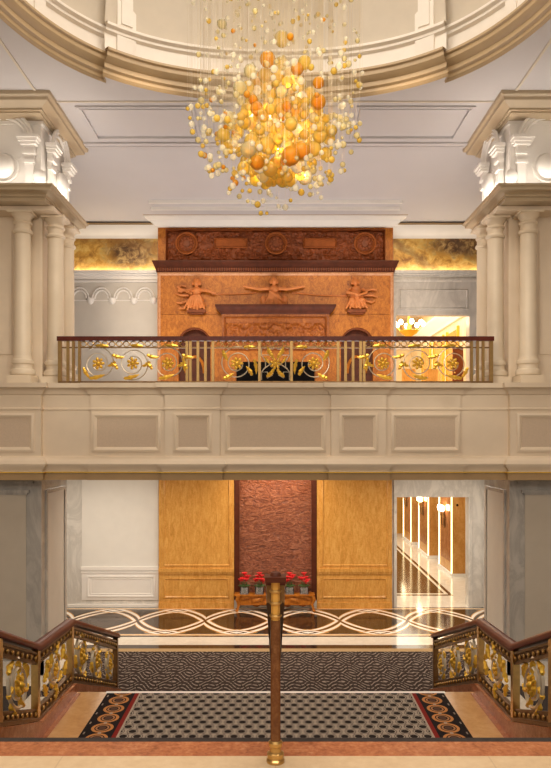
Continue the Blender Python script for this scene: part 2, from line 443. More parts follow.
# ------------------------------------------------------------------ stair railings
RP = [(13.56,.2,1.264),(10.57,1.385,2.337),(9.05,1.43,2.41),(7.8,1.87,2.93),(4.3,3.42,4.46)]
def seg_map(X, p0, p1):
    L = p1[0]-p0[0]
    def f(s, t, off=0):
        zb = p0[1]+(p1[1]-p0[1])*s; zt = p0[2]+(p1[2]-p0[2])*s
        return (X+off, p0[0]+L*s, zb+(zt-zb)*t)
    return f, abs(L)
def spiral(mp, r0, r1, turns, a0, dr, n=36):
    out = []
    for i in range(n+1):
        t = i/n; r = r0+(r1-r0)*t; a = a0+dr*2*PI*turns*t
        out.append(mp(r*math.cos(a), r*math.sin(a), 0))
    return out
def leaf(mp, u, v, ang, ln, wd, curl=.8, w=0, n=9):
    pts = []; a = ang; x, y = u, v
    for i in range(n):
        pts.append(mp(x, y, w)); x += ln/(n-1)*math.cos(a); y += ln/(n-1)*math.sin(a); a += curl/(n-1)
    m = MB(); m.tube(pts, lambda t: wd*.5*(.12+.88*math.sin(PI*min(1,t*.92+.08))**.8*(1-.35*t))*(1+.22*math.sin(t*19)), 6)
    return m
def rosette(mp, u, v, r, w=0):
    m = MB(); c = Vector(mp(u,v,w)); ex = Vector(mp(u+1,v,w))-c; ey = Vector(mp(u,v+1,w))-c
    ew = ex.cross(ey).normalized()
    ex.normalize(); ey.normalize()
    R = Matrix((ex, ey, ew)).transposed()
    m.ell(c, r*.42, r*.42, r*.45, 10, 6, R)
    for k in range(7):
        a = 2*PI*k/7; q = c+ex*(r*.68*math.cos(a))+ey*(r*.68*math.sin(a))
        Rk = R @ Matrix.Rotation(a, 3, 'Z')
        m.ell(q, r*.38, r*.27, r*.25, 8, 5, Rk)
    return m
def stair_railing(sg, nm, adj):
    X = sg*3.1
    root = empty('stair_railing', (X,10.57,LZ), 'ornate stair railing with gold scrollwork and mahogany handrail on the %s side of the stairs' % nm, 'railing', None)
    hr = MB(); tf = MB(); bf = MB()
    pr = [(-.075,-.03),(.075,-.03),(.085,.02),(.05,.062),(0,.075),(-.05,.062),(-.085,.02)]
    vs = []; k = len(pr)
    for i, p in enumerate(RP):
        for a, b in pr: vs.append((X+a, p[0]+(.06 if i == 0 else 0), p[2]-.045+b))
    fs = []
    for i in range(len(RP)-1):
        for j in range(k): fs.append((i*k+j,i*k+(j+1)%k,(i+1)*k+(j+1)%k,(i+1)*k+j))
    fs.append(tuple(range(k))); fs.append(tuple(range(len(RP)*k-1,(len(RP)-1)*k-1,-1)))
    hr.add(vs, fs); hr.build('handrail', M['mahog'], root, ang=60)
    def strip(mb, p0, p1, t0, t1, hw):
        f, L = seg_map(X, p0, p1); v = []
        for s in (0,1):
            for t in (t0,t1):
                for o in (-hw,hw): v.append(f(s,t,o))
        mb.add(v, [(0,1,3,2),(4,6,7,5),(0,4,5,1),(2,3,7,6),(0,2,6,4),(1,5,7,3)])
    cups = MB()
    for i in range(len(RP)-1):
        p0, p1 = RP[i], RP[i+1]; f, L = seg_map(X, p0, p1)
        strip(tf,p0,p1,.865,.90,.035); strip(tf,p0,p1,.735,.765,.03); strip(tf,p0,p1,.765,.865,.012)
        strip(bf,p0,p1,0,.045,.05); strip(bf,p0,p1,.135,.16,.03); strip(bf,p0,p1,.045,.135,.012)
        n = max(3, int(L/.15))
        for q in range(n):
            s = (q+.5)/n
            for tt, m_ in ((.815,cups),(.088,cups)):
                for o in (-.025,.025):
                    m_.ell(f(s,tt,o), .014, .034, .030, 8, 6)
    tf.build('top_frieze', M['bronze'], root, smooth=False); bf.build('bottom_frieze', M['bronze'], root, smooth=False)
    c_ = cups.build('frieze_beading', M['brass'], root); c_['kind'] = 'stuff'
    for i, p in enumerate(RP[:4]):
        q = RP[i]
        bx(X-.045,X+.045,q[0]-.045,q[0]+.045,q[1]-.02,q[2]-.06).build('post', M['brass'] if i else M['bronze'], root)
    # scroll panels
    def panel(p0, p1, cents, R, vert=False):
        f, L = seg_map(X, p0, p1)
        for ci, (s, t, rr) in enumerate(cents):
            c = Vector(f(s,t)); sl = (p1[1]-p0[1])/(p1[0]-p0[0]); dl = 1
            def mp(u, v, w=0, c=c, sl=sl): return (c.x-sg*w, c.y+u, c.z+v+sl*u*.8)
            dr = 1 if ci % 2 else -1
            m = MB(); m.tube(spiral(mp, rr*.52, rr*1.10, 1.5, PI*.5*(1 if ci%2 else -1), dr), .027, 6)
            so = m.build('scroll', M['steel'], root)
            for w in (.02,):
                rosette(mp, 0, 0, rr*.46, w).build('rosette', M['gold'], so)
            for q in range(7):
                a = 2*PI*q/7+.5*ci
                leaf(mp, rr*1.08*math.cos(a), rr*1.08*math.sin(a), a+dr*(1.2 if q%2 else 2.2), rr*.84, rr*.29, dr*1.9, .0).build('leaf', M['gold'], so)
            for q in range(2):
                a = PI*q+.9
                leaf(mp, rr*.6*math.cos(a), rr*.6*math.sin(a), a+dr*1.9, rr*.5, rr*.16, dr*1.2, .01).build('leaf', M['gold'], so)
    panel(RP[0],RP[1],[(.17,.44,.24),(.48,.45,.29),(.80,.46,.30)],0)
    panel(RP[1],RP[2],[(.5,.45,.20)],0)
    f, L = seg_map(X, RP[1], RP[2]); c = Vector(f(.5,.45))
    def mp(u, v, w=0): return (c.x-sg*w, c.y+u, c.z+v)
    for u, v, a in ((-.42,-.22,PI/2),(-.36,.25,-PI/2),(.42,-.22,PI/2),(.36,.25,-PI/2),(0,.2,PI/2-.3),(0,-.2,-PI/2+.3),(-.5,0,.4),(.5,0,PI-.4),(-.25,.1,.9),(.25,-.1,4)):
        leaf(mp,u,v,a,.24,.08,1.2 if u<0 else -1.2,.02).build('leaf', M['gold'], root)
    panel(RP[2],RP[3],[(.50,.45,.30)],0)
    panel(RP[3],RP[4],[(.12,.45,.27),(.35,.45,.27),(.6,.45,.27),(.85,.45,.27)],0)
    # curb
    mb = MB(); vs = []; 
    pts = [(RP[0][0]+.06,RP[0][1])]+[(p[0],p[1]) for p in RP[1:]]
    poly = [(a,b-.005) for a,b in pts]+[(RP[-1][0],.012),(RP[0][0]+.06,.012)]
    mb.prismx(poly, X-.1, X+.1)
    struct(mb.build('wall_stair_curb_'+nm, M['brownmarble'], smooth=False))
stair_railing(-1,'left',0); stair_railing(1,'right',0)

# ------------------------------------------------------------------ centre handrail with brass post
PD = 3.56
root = empty('stair_handrail', (0,PD,NZ), 'free-standing brass post carrying a mahogany handrail down the middle of the stairs', 'handrail')
mb = MB(); mb.lathe([(.046,NZ),(.046,NZ+.012),(.04,NZ+.02),(.043,NZ+.03),(.043,NZ+.045),(.03,NZ+.055),(.028,NZ+.075),(.036,NZ+.082),(.036,NZ+.10),(.026,NZ+.11)],0,PD,24)
mb.build('base', M['brass'], root)
mb = MB(); mb.lathe([(.0255,NZ+.10),(.0255,NZ+.72)],0,PD,20); mb.build('shaft', burl('varnished_brown_shaft',(.10,.035,.012),(.16,.06,.02),(.23,.10,.035),14,.25), root)
mb = MB(); mb.lathe([(.0225,NZ+.70),(.0225,NZ+.78),(.0225,NZ+.917)],0,PD,6); mb.build('collar', M['amberpanel'], root)
for zz in (.735,.80,.86):
    mb = MB(); mb.lathe([(.029,NZ+zz),(.032,NZ+zz+.004),(.032,NZ+zz+.010),(.029,NZ+zz+.014)],0,PD,20); mb.build('ring', M['brass'], root)
# the rail, falling with the flight
mb = MB(); sl = -.44; y0, y1 = PD-.055, 6.0; zt = NZ+.955; cap = bx(-.053,.053,PD-.05,PD+.05,NZ+.918,NZ+.945); cap.lathe([(.03,NZ+.946),(.024,NZ+.962),(.008,NZ+.968)],0,PD,16); cap.build('cap', M['wooddark'], root)
pr = [(-.036,-.05),(.036,-.05),(.05,-.02),(.054,.0),(.04,.03),(0,.042),(-.04,.03),(-.054,.0),(-.05,-.02)]
k = len(pr); vs = [(a,y,z0+b) for y,z0 in ((PD+.052,zt-.05),(PD+.10,zt-.06),(y1,zt-.03+sl*(y1-PD-.05))) for a,b in pr]
fs = [(i*k+j,i*k+(j+1)%k,(i+1)*k+(j+1)%k,(i+1)*k+j) for i in range(2) for j in range(k)]+[tuple(range(k)),tuple(range(3*k-1,2*k-1,-1))]
mb.add(vs, fs); mb.build('handrail', M['mahog'], root, ang=50)
mb = MB(); 
vs = [(a,y,z0+b) for y,z0 in ((PD+.05,zt-.10),(y1,zt-.10+sl*(y1-PD-.05))) for a,b in ((-.046,-.06),(.046,-.06),(.046,.03),(-.046,.03))]
mb.add(vs, [(0,1,2,3),(7,6,5,4),(0,4,5,1),(1,5,6,2),(2,6,7,3),(3,7,4,0)]); mb.build('rail_bracket', M['bronze'], root)
yy = 5.9; zb = NZ-r1*math.ceil((yy-3.87)/t1)
mb = MB(); mb.lathe([(.04,zb-.01),(.03,zb+.05),(.024,zb+.08),(.024,zt-.12+sl*(yy-PD-.05))],0,yy,16); mb.build('lower_post', M['brass'], root)

# ------------------------------------------------------------------ piers, lower
for sg, nm in ((-1,'left'),(1,'right')):
    mb = bx(sg*5.03,sg*14,15.05,16.87,0,4.25); struct(mb.build('wall_pier_'+nm, M['marble_grey']))
    mb = MB(); mb.box(sg*5.36,sg*14,15.03,15.06,.35,3.88); trim(mb, M['pierpanel'])
    mb = MB(); mb.box(sg*5.28,sg*14,14.99,15.06,3.90,3.96); mb.box(sg*5.33,sg*14,15.01,15.06,3.86,3.90); mb.box(sg*5.2,sg*14,15.0,15.06,4.1,4.16); trim(mb, M['marble_grey'])
    mb = MB(); mb.box(sg*4.98,sg*14,14.98,15.06,.0,.28); mb.box(sg*4.98,sg*5.05,14.98,16.9,0,.28); trim(mb, M['marble_white'])
    # jamb face panel with frame
    mb = MB(); a = sg*5.03
    mb.box(a-sg*.012,a+sg*.02,15.38,16.62,.42,3.86); trim(mb, M['wallgrey'])
    mb = MB()
    for y0,y1,z0,z1 in ((15.30,15.38,.34,3.94),(16.62,16.70,.34,3.94),(15.38,16.62,3.86,3.94),(15.38,16.62,.34,.42)):
        mb.box(a-sg*.035,a+sg*.02,y0,y1,z0,z1)
    trim(mb, M['marble_grey'])
# ------------------------------------------------------------------ balcony slab and fascia
struct(bx(-14,14,14.95,21.0,4.25,6.2).build('ceiling_lower', M['whitewall']))
FP = [(-.3,4.2),(.05,4.2),(.06,4.345),(.085,4.35),(.085,4.375),(.04,4.385),(.06,4.43),(.13,4.50),(.14,4.54),(.11,4.60),(.05,4.68),(0,4.70),
      (0,5.66),(.02,5.675),(.02,5.70),(0,5.715),(.005,5.98),(.04,6.0),(.06,6.05),(.13,6.12),(.16,6.13),(.17,6.225),(-.3,6.23)]
D0 = 14.75
half = [(0,.06),(1.16,.06),(1.16,.14),(2.31,.14),(2.31,.06),(3.88,.06),(3.88,0),(4.9,0),(4.9,.13),(14,.13)]
path = [(-x,D0-o) for x,o in half[::-1][:-1]]+[(x,D0-o) for x,o in half[1:]]
mb = MB(); mb.sweep(FP, path); struct(mb.build('wall_balcony_front', M['cream']))
mb = MB(); mb.sweep([(0,4.352),(.092,4.352),(.092,4.374),(0,4.374)], path); trim(mb, M['gold'])
mb = MB(); mb.sweep([(0,4.2),(.057,4.2),(.066,4.343),(0,4.343)], path); trim(mb, M['brownband'])
def fpanel(px0, px1, o):
    y = D0-o; x0, x1 = wx(px0,y), wx(px1,y); z0, z1 = wz(447,y), wz(418,y)
    mb = bx(x0,x1,y-.004,y+.02,z0,z1); trim(mb, M['beige'])
    mb = MB(); mb.frame(x0-.10,x1+.10,z0-.10,z1+.10,y+.001,.10,.045); trim(mb, M['cream'])
for a, b, o in ((230,321,.06),(178.5,207,.14),(344,373,.14),(97,156,.06),(396,455,.06),(-60,29.5,.13),(521.5,611,.13)): fpanel(a,b,o)

# ------------------------------------------------------------------ balcony railing
RD = 14.86
def rx(px): return wx(px, RD)
def rz(py): return wz(py, RD)
root = empty('balcony_railing', (0,RD,6.23), 'long balcony balustrade of pale metal scrolls with gold flowers under a dark handrail', 'railing')
bx(rx(57.5),rx(493.5),RD-.055,RD+.055,rz(341),rz(336.6)).build('handrail', M['mahog'], root)
mb = bx(rx(59),rx(492),RD-.02,RD+.02,rz(348.3),rz(347)); mb.build('upper_bar', M['bronze'], root)
mb = bx(rx(59),rx(492),RD-.03,RD+.03,6.228,rz(381.2)); mb.build('bottom_bar', M['bronze'], root)
posts = [60,68,73.5,79.5,187,190.5,198,205.5,213,259.5]
for p in posts+[551-q for q in posts]:
    w = .028 if p not in (60,491) else .04
    bx(rx(p)-w,rx(p)+w,RD-.025,RD+.025,6.232,rz(341)).build('post', M['railbrass'], root)
def planar(cx, cz):
    return lambda u, v, w=0: (cx+u, RD-w, cz+v)
def ringband(p0, p1):
    mb = MB(); n = max(2, round((p1-p0)/7.2)); st = (p1-p0)/n
    for i in range(n):
        c = rx(p0+st*(i+.5)); z = rz(344)
        mb.tube([(c+.062*math.cos(a*PI/7), RD, z+.058*math.sin(a*PI/7)) for a in range(15)], .010, 5)
    mb.tube([(rx(p0+(p1-p0)*i/60), RD-.012, rz(344)+.05*math.sin(PI*i/60*n)) for i in range(61)], .008, 5)
    o = mb.build('ring_frieze', M['brass'], root)
for a, b in ((80,187),(215,259),(260,292),(292,337),(365,471)): ringband(a, b)
def scr(px, py, r, dr, a0, nleaf, wide):
    mp = planar(rx(px), rz(py)); r *= RD/F
    m = MB(); m.tube(spiral(mp, r*.30, r, 1.9, a0, dr, 44), .0125, 5); s = m.build('scroll', M['steel'], root)
    rosette(mp, 0, 0, r*.36, .01).build('rosette', M['gold'], s)
    for u, v, a, ln, wd, cu in nleaf:
        k = RD/F
        leaf(mp, u*k, v*k, a, ln*k, wd*k, cu, .012).build('leaf', M['gold'], s)
for mir in (False, True):
    def X_(p): return 551-p if mir else p
    def A_(a): return PI-a if mir else a
    s_ = -1 if mir else 1
    for j, p in enumerate((98.5,133,168)):
        dr = (1 if j % 2 == 0 else -1)*s_
        lv = [(14*s_,9,A_(-.6),13,5,.9*s_),(17*s_,2,A_(-2.2),10,4.5,-1*s_),(-9*s_,-15,A_(.1),16,5.2,.35*s_),(10*s_,17,A_(PI-.2),14,4,.3*s_),(19*s_,-6,A_(1.9),10,4.5,1.0*s_)]
        if j == 0: lv.append((-15*s_,-4,A_(-1.2),13,4.5,.4*s_))
        if j == 2: lv.append((15*s_,6,A_(-1.3),14,4.5,-.4*s_))
        scr(X_(p), 363.5, 17, dr, A_(PI*.9 if j % 2 == 0 else -PI*.9), lv, 0)
    lv = [(-14*s_,13,A_(-1.3),12,5,.4*s_),(-14*s_,-15,A_(.2),12,5,.6*s_),(7*s_,16,A_(.2),13,4.5,-.6*s_),(17*s_,4,A_(-1.2),15,4.5,-.5*s_),(15*s_,-12,A_(PI*.6),11,5,.6*s_)]
    scr(X_(237), 363.5, 17.5, -s_, A_(PI*.1), lv, 0)
# centre ornament
k = RD/F; mp = planar(rx(275.5), rz(364))
mb = MB()
for s_ in (-1,1):
    for pl in (((14,17),(14,9),(7,9),(7,15),(2,15)),((14,-16),(14,-8),(8,-8),(8,-14),(3,-11)),((14,9),(10,3),(10,-3),(14,-8)),((5,0),(12,5)),((5,0),(12,-5))):
        mb.tube([mp(s_*a*k,b*k) for a,b in pl], .012, 5)
co = mb.build('centre_lattice', M['steel'], root)
rosette(mp,0,0,5.5*k,.015).build('rosette', M['gold'], co)
for s_ in (-1,1):
    for u,v,a,ln,wd,cu in ((2,5,1.2,11,4.5,-.8),(4,11,.6,8,4,1),(2,-5,-1.2,11,4.5,.8),(4,-9,-.3,7,3.5,-1),(6,1,.6,8,3,.9)):
        leaf(mp, s_*u*k, v*k, a if s_>0 else PI-a, ln*k, wd*k, cu*s_, .015).build('leaf', M['gold'], co)

# ------------------------------------------------------------------ upper piers, columns, entablatures
ET = 10.29; EB = 10.0
for sg, nm in ((-1,'left'),(1,'right')):
    struct(bx(sg*5.10,sg*14,15.29,17.2,6.2,EB+.02).build('wall_upper_pier_'+nm, M['cream']))
    mb = MB()
    mb.box(sg*5.085,sg*5.16,15.27,15.35,6.23,EB); mb.box(sg*5.75,sg*6.6,15.26,15.30,6.9,9.6)
    trim(mb, M['cream'])
    def pth(x, y0, y1, far=14):
        p = [(-far,y0),(-x,y0),(-x,y1),(-far,y1)]
        return p if sg < 0 else [(-a,b) for a,b in p[::-1]]
    mb = MB()
    mb.sweep([(-.4,EB),(.0,EB),(.0,EB+.07),(.03,EB+.08),(.03,EB+.12),(.10,EB+.17),(.16,EB+.18),(.17,EB+.235),(.20,EB+.25),(.22,EB+.29),(-.4,EB+.29)], pth(4.78,14.52,16.9))
    mb.box(sg*5.0,sg*14,14.7,17.0,EB+.005,EB+.285)
    trim(mb, M['tan'])
    mb = MB(); mb.sweep([(-.3,EB-.09),(.0,EB-.09),(.0,EB-.001),(-.3,EB-.001)], pth(4.70,14.84,16.55)); mb.box(sg*4.9,sg*14,15.0,16.9,EB-.088,EB-.002); trim(mb, M['cream'])
    # attic core
    struct(bx(sg*5.03,sg*14,15.0,16.9,ET,12.2).build('wall_attic_'+nm, M['white']))
    mb = MB()
    mb.sweep([(-.5,11.87),(.0,11.87),(.0,11.90),(.05,11.91),(.05,11.95),(.10,11.98),(.22,12.04),(.23,12.10),(.29,12.13),(.30,12.198),(-.5,12.198)], pth(4.92,14.62,17.0))
    mb.box(sg*5.3,sg*14,14.9,16.9,11.875,12.19)
    trim(mb, M['tan'])
    mb = MB(); mb.sweep([(-.4,11.80),(0,11.80),(0,11.869),(-.4,11.869)], pth(4.98,14.98,16.85)); trim(mb, M['white'])
    # arch screens: front and side
    for face in (0,1,2):
        if face == 0:   # front, facing the stairs
            lab = 'white plaster arch screen with round boss, front of the %s attic above the columns' % nm
            org = Vector((sg*5.80,14.985,ET+.003)); U = Vector((-sg,0,0)); Wv = Vector((0,-1,0)); R = .56; bz=.56; br=.26
        elif face == 1:
            lab = 'white plaster arch screen on the inner side of the %s attic above the columns' % nm
            org = Vector((sg*4.985,15.95,ET+.003)); U = Vector((0,1,0)); Wv = Vector((-sg,0,0)); R = .56; bz=.56; br=.25
        else: continue
        rt = empty('arch_screen', org, lab, 'plaster screen')
        def Q(u, w, z): return org+U*u+Wv*w+Vector((0,0,z))
        mb = MB()
        spring = 1.19
        for rr, w in ((R+.06,.18),(R-.01,.14),(R-.08,.10)):
            mb.tube([Q(rr*math.cos(PI*a/20), w*.6, spring+rr*math.sin(PI*a/20)*.92-.02) for a in range(21)], .036, 6)
        mb.build('arch', M['white'], rt)
        mb = MB(); c = Q(0,.13,bz)
        rot = Matrix((U, Wv, Vector((0,0,1)))).transposed()
        mb.ell(c, br, .12, br, 28, 14, rot)
        mb.tube([Q((br+.05)*math.cos(2*PI*a/28), .05, bz+(br+.05)*math.sin(2*PI*a/28)) for a in range(29)], .02, 6)
        mb.build('boss', M['white'], rt)
        for e in (-1,1):
            mb = MB()
            for z0, z1, hw, w in ((0,.05,.15,.14),(.05,.42,.09,.09),(.42,.46,.12,.13),(.46,.54,.10,.10),(.54,.58,.13,.15),(.58,.66,.11,.12),(.66,.70,.17,.19),(.70,.74,.20,.22),(.74,.78,.23,.25)):
                a = Q(e*R-hw, .002, z0*1.53); b = Q(e*R+hw, w, z1*1.53)
                mb.box(a.x,b.x,a.y,b.y,a.z,b.z)
            mb.build('bracket', M['white'], rt, smooth=False)
            mb = MB(); mb.ell(Q(e*(R+.22),.09,.34), .13, .085, .17, 20, 10, rot)
            if not (face == 1): mb.build('boss', M['white'], rt)
    # columns
    CP = [(.27,0),(.27,.18),(.235,.18),(.262,.205),(.268,.25),(.255,.30),(.215,.33),(.205,.38),(.208,.42),(.235,.435),(.24,.47),(.235,.51),(.20,.53),(.185,.60),(.172,3.16),(.172,3.20),(.20,3.215),(.215,3.25),(.20,3.285),(.172,3.30),(.172,3.40),(.19,3.41),(.205,3.44),(.19,3.47),(.175,3.48),(.18,3.53),(.22,3.59),(.25,3.62),(.25,3.67)]
    for i, (x, y, desc) in enumerate(((5.42,15.02,'outermost cream column on the %s side of the balcony, facing the stairs'),(4.83,15.38,'middle cream column on the %s side, at the front corner of the balcony opening'),(4.83,16.18,'innermost cream column on the %s side, set behind the balcony railing end'))):
        x *= sg; root = empty('column', (x,y,6.232), desc % nm, 'column')
        zz = 6.232; H = (EB-.092-zz)/3.67
        P = [(r*.98,zz+h*H) for r,h in CP]
        mb = MB(); mb.box(x-.25,x+.25,y-.25,y+.25,zz,P[1][1]); mb.lathe(P[2:14],x,y,32); mb.build('base', M['creamcol'], root)
        mb = MB(); mb.lathe(P[13:16],x,y,32); mb.build('shaft', M['creamcol'], root)
        mb = MB(); mb.lathe(P[15:],x,y,32); mb.box(x-.25,x+.25,y-.25,y+.25,P[-2][1],P[-1][1]); mb.build('capital', M['creamcol'], root)

# ------------------------------------------------------------------ ceiling and dome
CZ = 12.2; CC = 10.0; SA = 4.8; SB = 5.0; SN = 2.4; BRK = 3.37
def loop():
    pts = []
    n = 160
    for i in range(n):
        t = 2*PI*(i+.5)/n
        c, s = math.cos(t), math.sin(t)
        x = SA*math.copysign(abs(c)**(2/SN), c); y = SB*math.copysign(abs(s)**(2/SN), s)
        pts.append((x,y))
    out = []
    for i in range(n):
        a, b = pts[i], pts[(i+1)%n]
        def ins(p): return (p[0], p[1]-math.copysign(.27,p[1])) if abs(p[0]) < BRK else p
        out.append(ins(a))
        ia, ib = abs(a[0]) < BRK, abs(b[0]) < BRK
        if ia != ib:
            t = (BRK-abs(a[0]))/(abs(b[0])-abs(a[0])); xx = math.copysign(BRK,a[0]); y = a[1]+(b[1]-a[1])*t
            q1 = (xx, y-math.copysign(.27,y)); q2 = (xx, y)
            out += [q1,q2] if ia else [q2,q1]
    return out
LP = loop(); NL = len(LP)
def off(p, o): return (p[0]*(1-o/SA), CC+p[1]*(1-o/SB))
def loft(prof):
    mb = MB(); vs = [(*off(p,o),z) for o,z in prof for p in LP]; fs = []
    for j in range(len(prof)-1):
        for i in range(NL): fs.append((j*NL+i,j*NL+(i+1)%NL,(j+1)*NL+(i+1)%NL,(j+1)*NL+i))
    mb.add(vs, fs); return mb
# flat ceiling with opening
bm = bmesh.new()
def bml(pts):
    vs = [bm.verts.new((x,y,CZ)) for x,y in pts]
    return [bm.edges.new((vs[i],vs[(i+1)%len(vs)])) for i in range(len(vs))]
ed = bml([(p[0],CC+p[1]) for p in LP]) + bml([(-14,-4),(14,-4),(14,17.3),(-14,17.3)])
bmesh.ops.triangle_fill(bm, use_beauty=True, use_dissolve=False, edges=ed)
me = bpy.data.meshes.new('ceiling'); bm.to_mesh(me); bm.free(); me.materials.append(M['ceil'])
o = bpy.data.objects.new('ceiling', me); C.objects.link(o); struct(o)
mb = MB(); mb.prismx([(17.28,12.2),(21.2,11.42),(21.2,11.85),(17.28,12.5)], -14, 14); struct(mb.build('ceiling_rear_slope', M['ceil'], smooth=False))
struct(loft([(0,12.198),(-.03,12.17),(-.03,12.2),(.0,12.24),(.0,12.30),(.05,12.33),(.05,12.42),(.10,12.45),(.15,12.52),(.15,12.60),(.19,12.62),(.19,12.665),(.06,12.67)]).build('trim_dome_ring', M['ringtan'], ang=30))
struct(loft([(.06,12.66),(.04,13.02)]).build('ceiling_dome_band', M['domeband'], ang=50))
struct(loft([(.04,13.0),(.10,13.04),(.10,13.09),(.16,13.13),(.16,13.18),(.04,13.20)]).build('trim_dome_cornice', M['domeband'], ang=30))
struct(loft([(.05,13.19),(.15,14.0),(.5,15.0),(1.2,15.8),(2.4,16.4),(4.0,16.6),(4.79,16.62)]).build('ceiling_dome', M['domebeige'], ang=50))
# ribs in the drum
mb = MB()
for sx in (-1,1):
    for xx, hw in ((3.08,.20),(4.35,.12)):
        best = min((p for p in LP if p[1] > 0 and p[0]*sx > 0), key=lambda p: abs(abs(p[0])-xx))
        tx = Vector((best[0],best[1])).normalized()
        px_, py_ = off(best,.05)
        ang = math.atan2(tx.y, tx.x)
        for w, o, z0, z1 in ((hw,.05,12.67,13.02),(hw,.06,13.2,14.2),(hw*.6,.09,13.25,14.2)):
            nx, ny = -math.cos(ang), -math.sin(ang); tx_, ty_ = -ny, nx
            q = [(px_+tx_*w*a+nx*b*o, py_+ty_*w*a+ny*b*o) for a,b in ((-1,1),(1,1),(1,-2),(-1,-2))]
            lean = -.1 if z1 > 14 else 0
            mb.add([(a,b,z0) for a,b in q]+[(a,b,z1) for a,b in q], [(3,2,1,0),(4,5,6,7),(0,1,5,4),(1,2,6,5),(2,3,7,6),(3,0,4,7)])
trim(mb, M['domeband'])
# ceiling mouldings
mb = MB()
def cframe(x0,x1,y0,y1,w=.07,h=.035):
    for a in ((x0,x1,y0,y0+w),(x0,x1,y1-w,y1),(x0,x0+w,y0+w,y1-w),(x1-w,x1,y0+w,y1-w)): mb.box(a[0],a[1],a[2],a[3],CZ-h,CZ+.01)
for s_ in (-1,1): cframe(min(s_*4.3,s_*1.75),max(s_*4.3,s_*1.75),15.0,16.65); cframe(min(s_*4.22,s_*1.83),max(s_*4.22,s_*1.83),15.08,16.57,.03,.05)
cframe(-1.5,1.5,15.0,16.65)
mb.box(-4.9,4.9,16.85,17.0,CZ-.04,CZ+.01); mb.box(-4.9,4.9,17.05,17.12,CZ-.03,CZ+.01)
trim(mb, M['ceil'])
mb = MB(); mb.box(-4.9,4.9,14.78,14.83,CZ-.02,CZ+.01)
for s_ in (-1,1): mb.box(s_*4.9,s_*4.95,6,14.4,CZ-.02,CZ+.01); mb.box(s_*6.2,s_*14,12.2,12.26,CZ-.02,CZ+.01)
trim(mb, M['domebeige'])

# ------------------------------------------------------------------ rear wall
BD = 21.0
def bxz(px): return wx(px, BD)
mb = MB()
# left half, lower and upper, right with two doorways
mb.box(-14,-3.4,BD,BD+.35,0,11.6)
mb.box(-3.4,3.55,BD,BD+.35,0,11.6)
dx0, dx1 = bxz(396.5), bxz(468.5); dz = wz(497,BD)
ux0, ux1, uz = bxz(396), bxz(469), wz(314.5,BD)
mb.box(3.55,dx0,BD,BD+.35,0,6.2); mb.box(dx1,14,BD,BD+.35,0,6.2); mb.box(dx0,dx1,BD,BD+.35,dz,6.2)
mb.box(3.55,ux0,BD,BD+.35,6.2,11.6); mb.box(ux1,14,BD,BD+.35,6.2,11.6); mb.box(ux0,ux1,BD,BD+.35,uz,11.6)
struct(mb.build('wall_back', M['marble_white'], smooth=False))
# lower left wall: painted panel, dado
mb = bx(bxz(82),bxz(158.5),BD-.02,BD+.01,wz(567,BD),4.2); trim(mb, M['whitewall'])
mb = MB(); mb.box(bxz(82),bxz(158.5),BD-.03,BD+.01,.22,wz(567,BD)); trim(mb, M['white'])
mb = MB(); mb.box(bxz(81.5),bxz(158.8),BD-.07,BD,wz(570,BD),wz(566.5,BD)); mb.box(bxz(81.5),bxz(158.8),BD-.05,BD,wz(573,BD),wz(571,BD))
mb.frame(bxz(87),bxz(155.5),wz(597,BD),wz(575.5,BD),BD-.03,.08,.03); mb.frame(bxz(90.5),bxz(152),wz(594,BD),wz(578.5,BD),BD-.03,.03,.02)
mb.box(bxz(68),bxz(158.5),BD-.06,BD,0,.09)
trim(mb, M['white'])
# upper left wall
mb = bx(-7.5,bxz(158),BD-.02,BD+.01,6.2,wz(273,BD)); trim(mb, M['wallgrey'])
for s_ in (-1,1):
    x0, x1 = s_*3.4, s_*7.5
    mb = MB(); zz = wz(273.5,BD)
    mb.box(x0,x1,BD-.22,BD,zz-.03,zz); mb.box(x0,x1,BD-.22,BD-.17,zz,zz+.05); mb.box(x0,x1,BD-.14,BD,zz-.08,zz-.03); mb.box(x0,x1,BD-.06,BD,zz-.2,zz-.08)
    mb.box(x0,x1,BD-.09,BD,zz-.27,zz-.22)
    trim(mb, M['white'] if s_ < 0 else M['marble_white'])
    mb = MB()
    pth_ = [(-7.5,BD),(-3.4,BD)] if s_ < 0 else [(3.4,BD),(7.5,BD)]
    mb.sweep([(-.1,11.04),(.05,11.04),(.06,11.12),(.09,11.16),(.20,11.32),(.22,11.40),(-.1,11.40)], pth_); trim(mb, M['white'])
    mb = MB(); mb.sweep([(-.1,11.405),(.235,11.405),(.235,11.45),(-.1,11.45)], pth_); trim(mb, M['brownband'])  # thin brown strip that paints in the shadow line above the crown
    o = bx(s_*3.53,s_*7.4,BD-.04,BD-.002,wz(272.5,BD),11.04).build('mural', M['mural_l' if s_<0 else 'mural_r'])
    tag(o, 'golden mural of billowing brown clouds, left of the fireplace under the crown moulding' if s_<0 else 'brown and gold mural of a stormy sky, right of the fireplace above the doorway', 'mural')
# arcade moulding
mb = MB()
for p in (80,101.8,123.4,145):
    c = bxz(p)
    for r in (.27,.20): mb.tube([(c+r*math.cos(PI*a/14), BD-.04, wz(299,BD)+.33*r/.27*math.sin(PI*a/14)) for a in range(15)], .028, 6)
for p in (69,90.9,112.6,134.2,153.5):
    c = bxz(p); mb.lathe([(.03,wz(304.5,BD)),(.08,wz(303,BD)),(.10,wz(301.5,BD)),(.11,wz(299.5,BD)),(.11,wz(298.5,BD))],c,BD-.03,12)
mb.box(bxz(60),bxz(157),BD-.04,BD-.01,wz(301,BD),wz(300,BD)); trim(mb, M['white'])
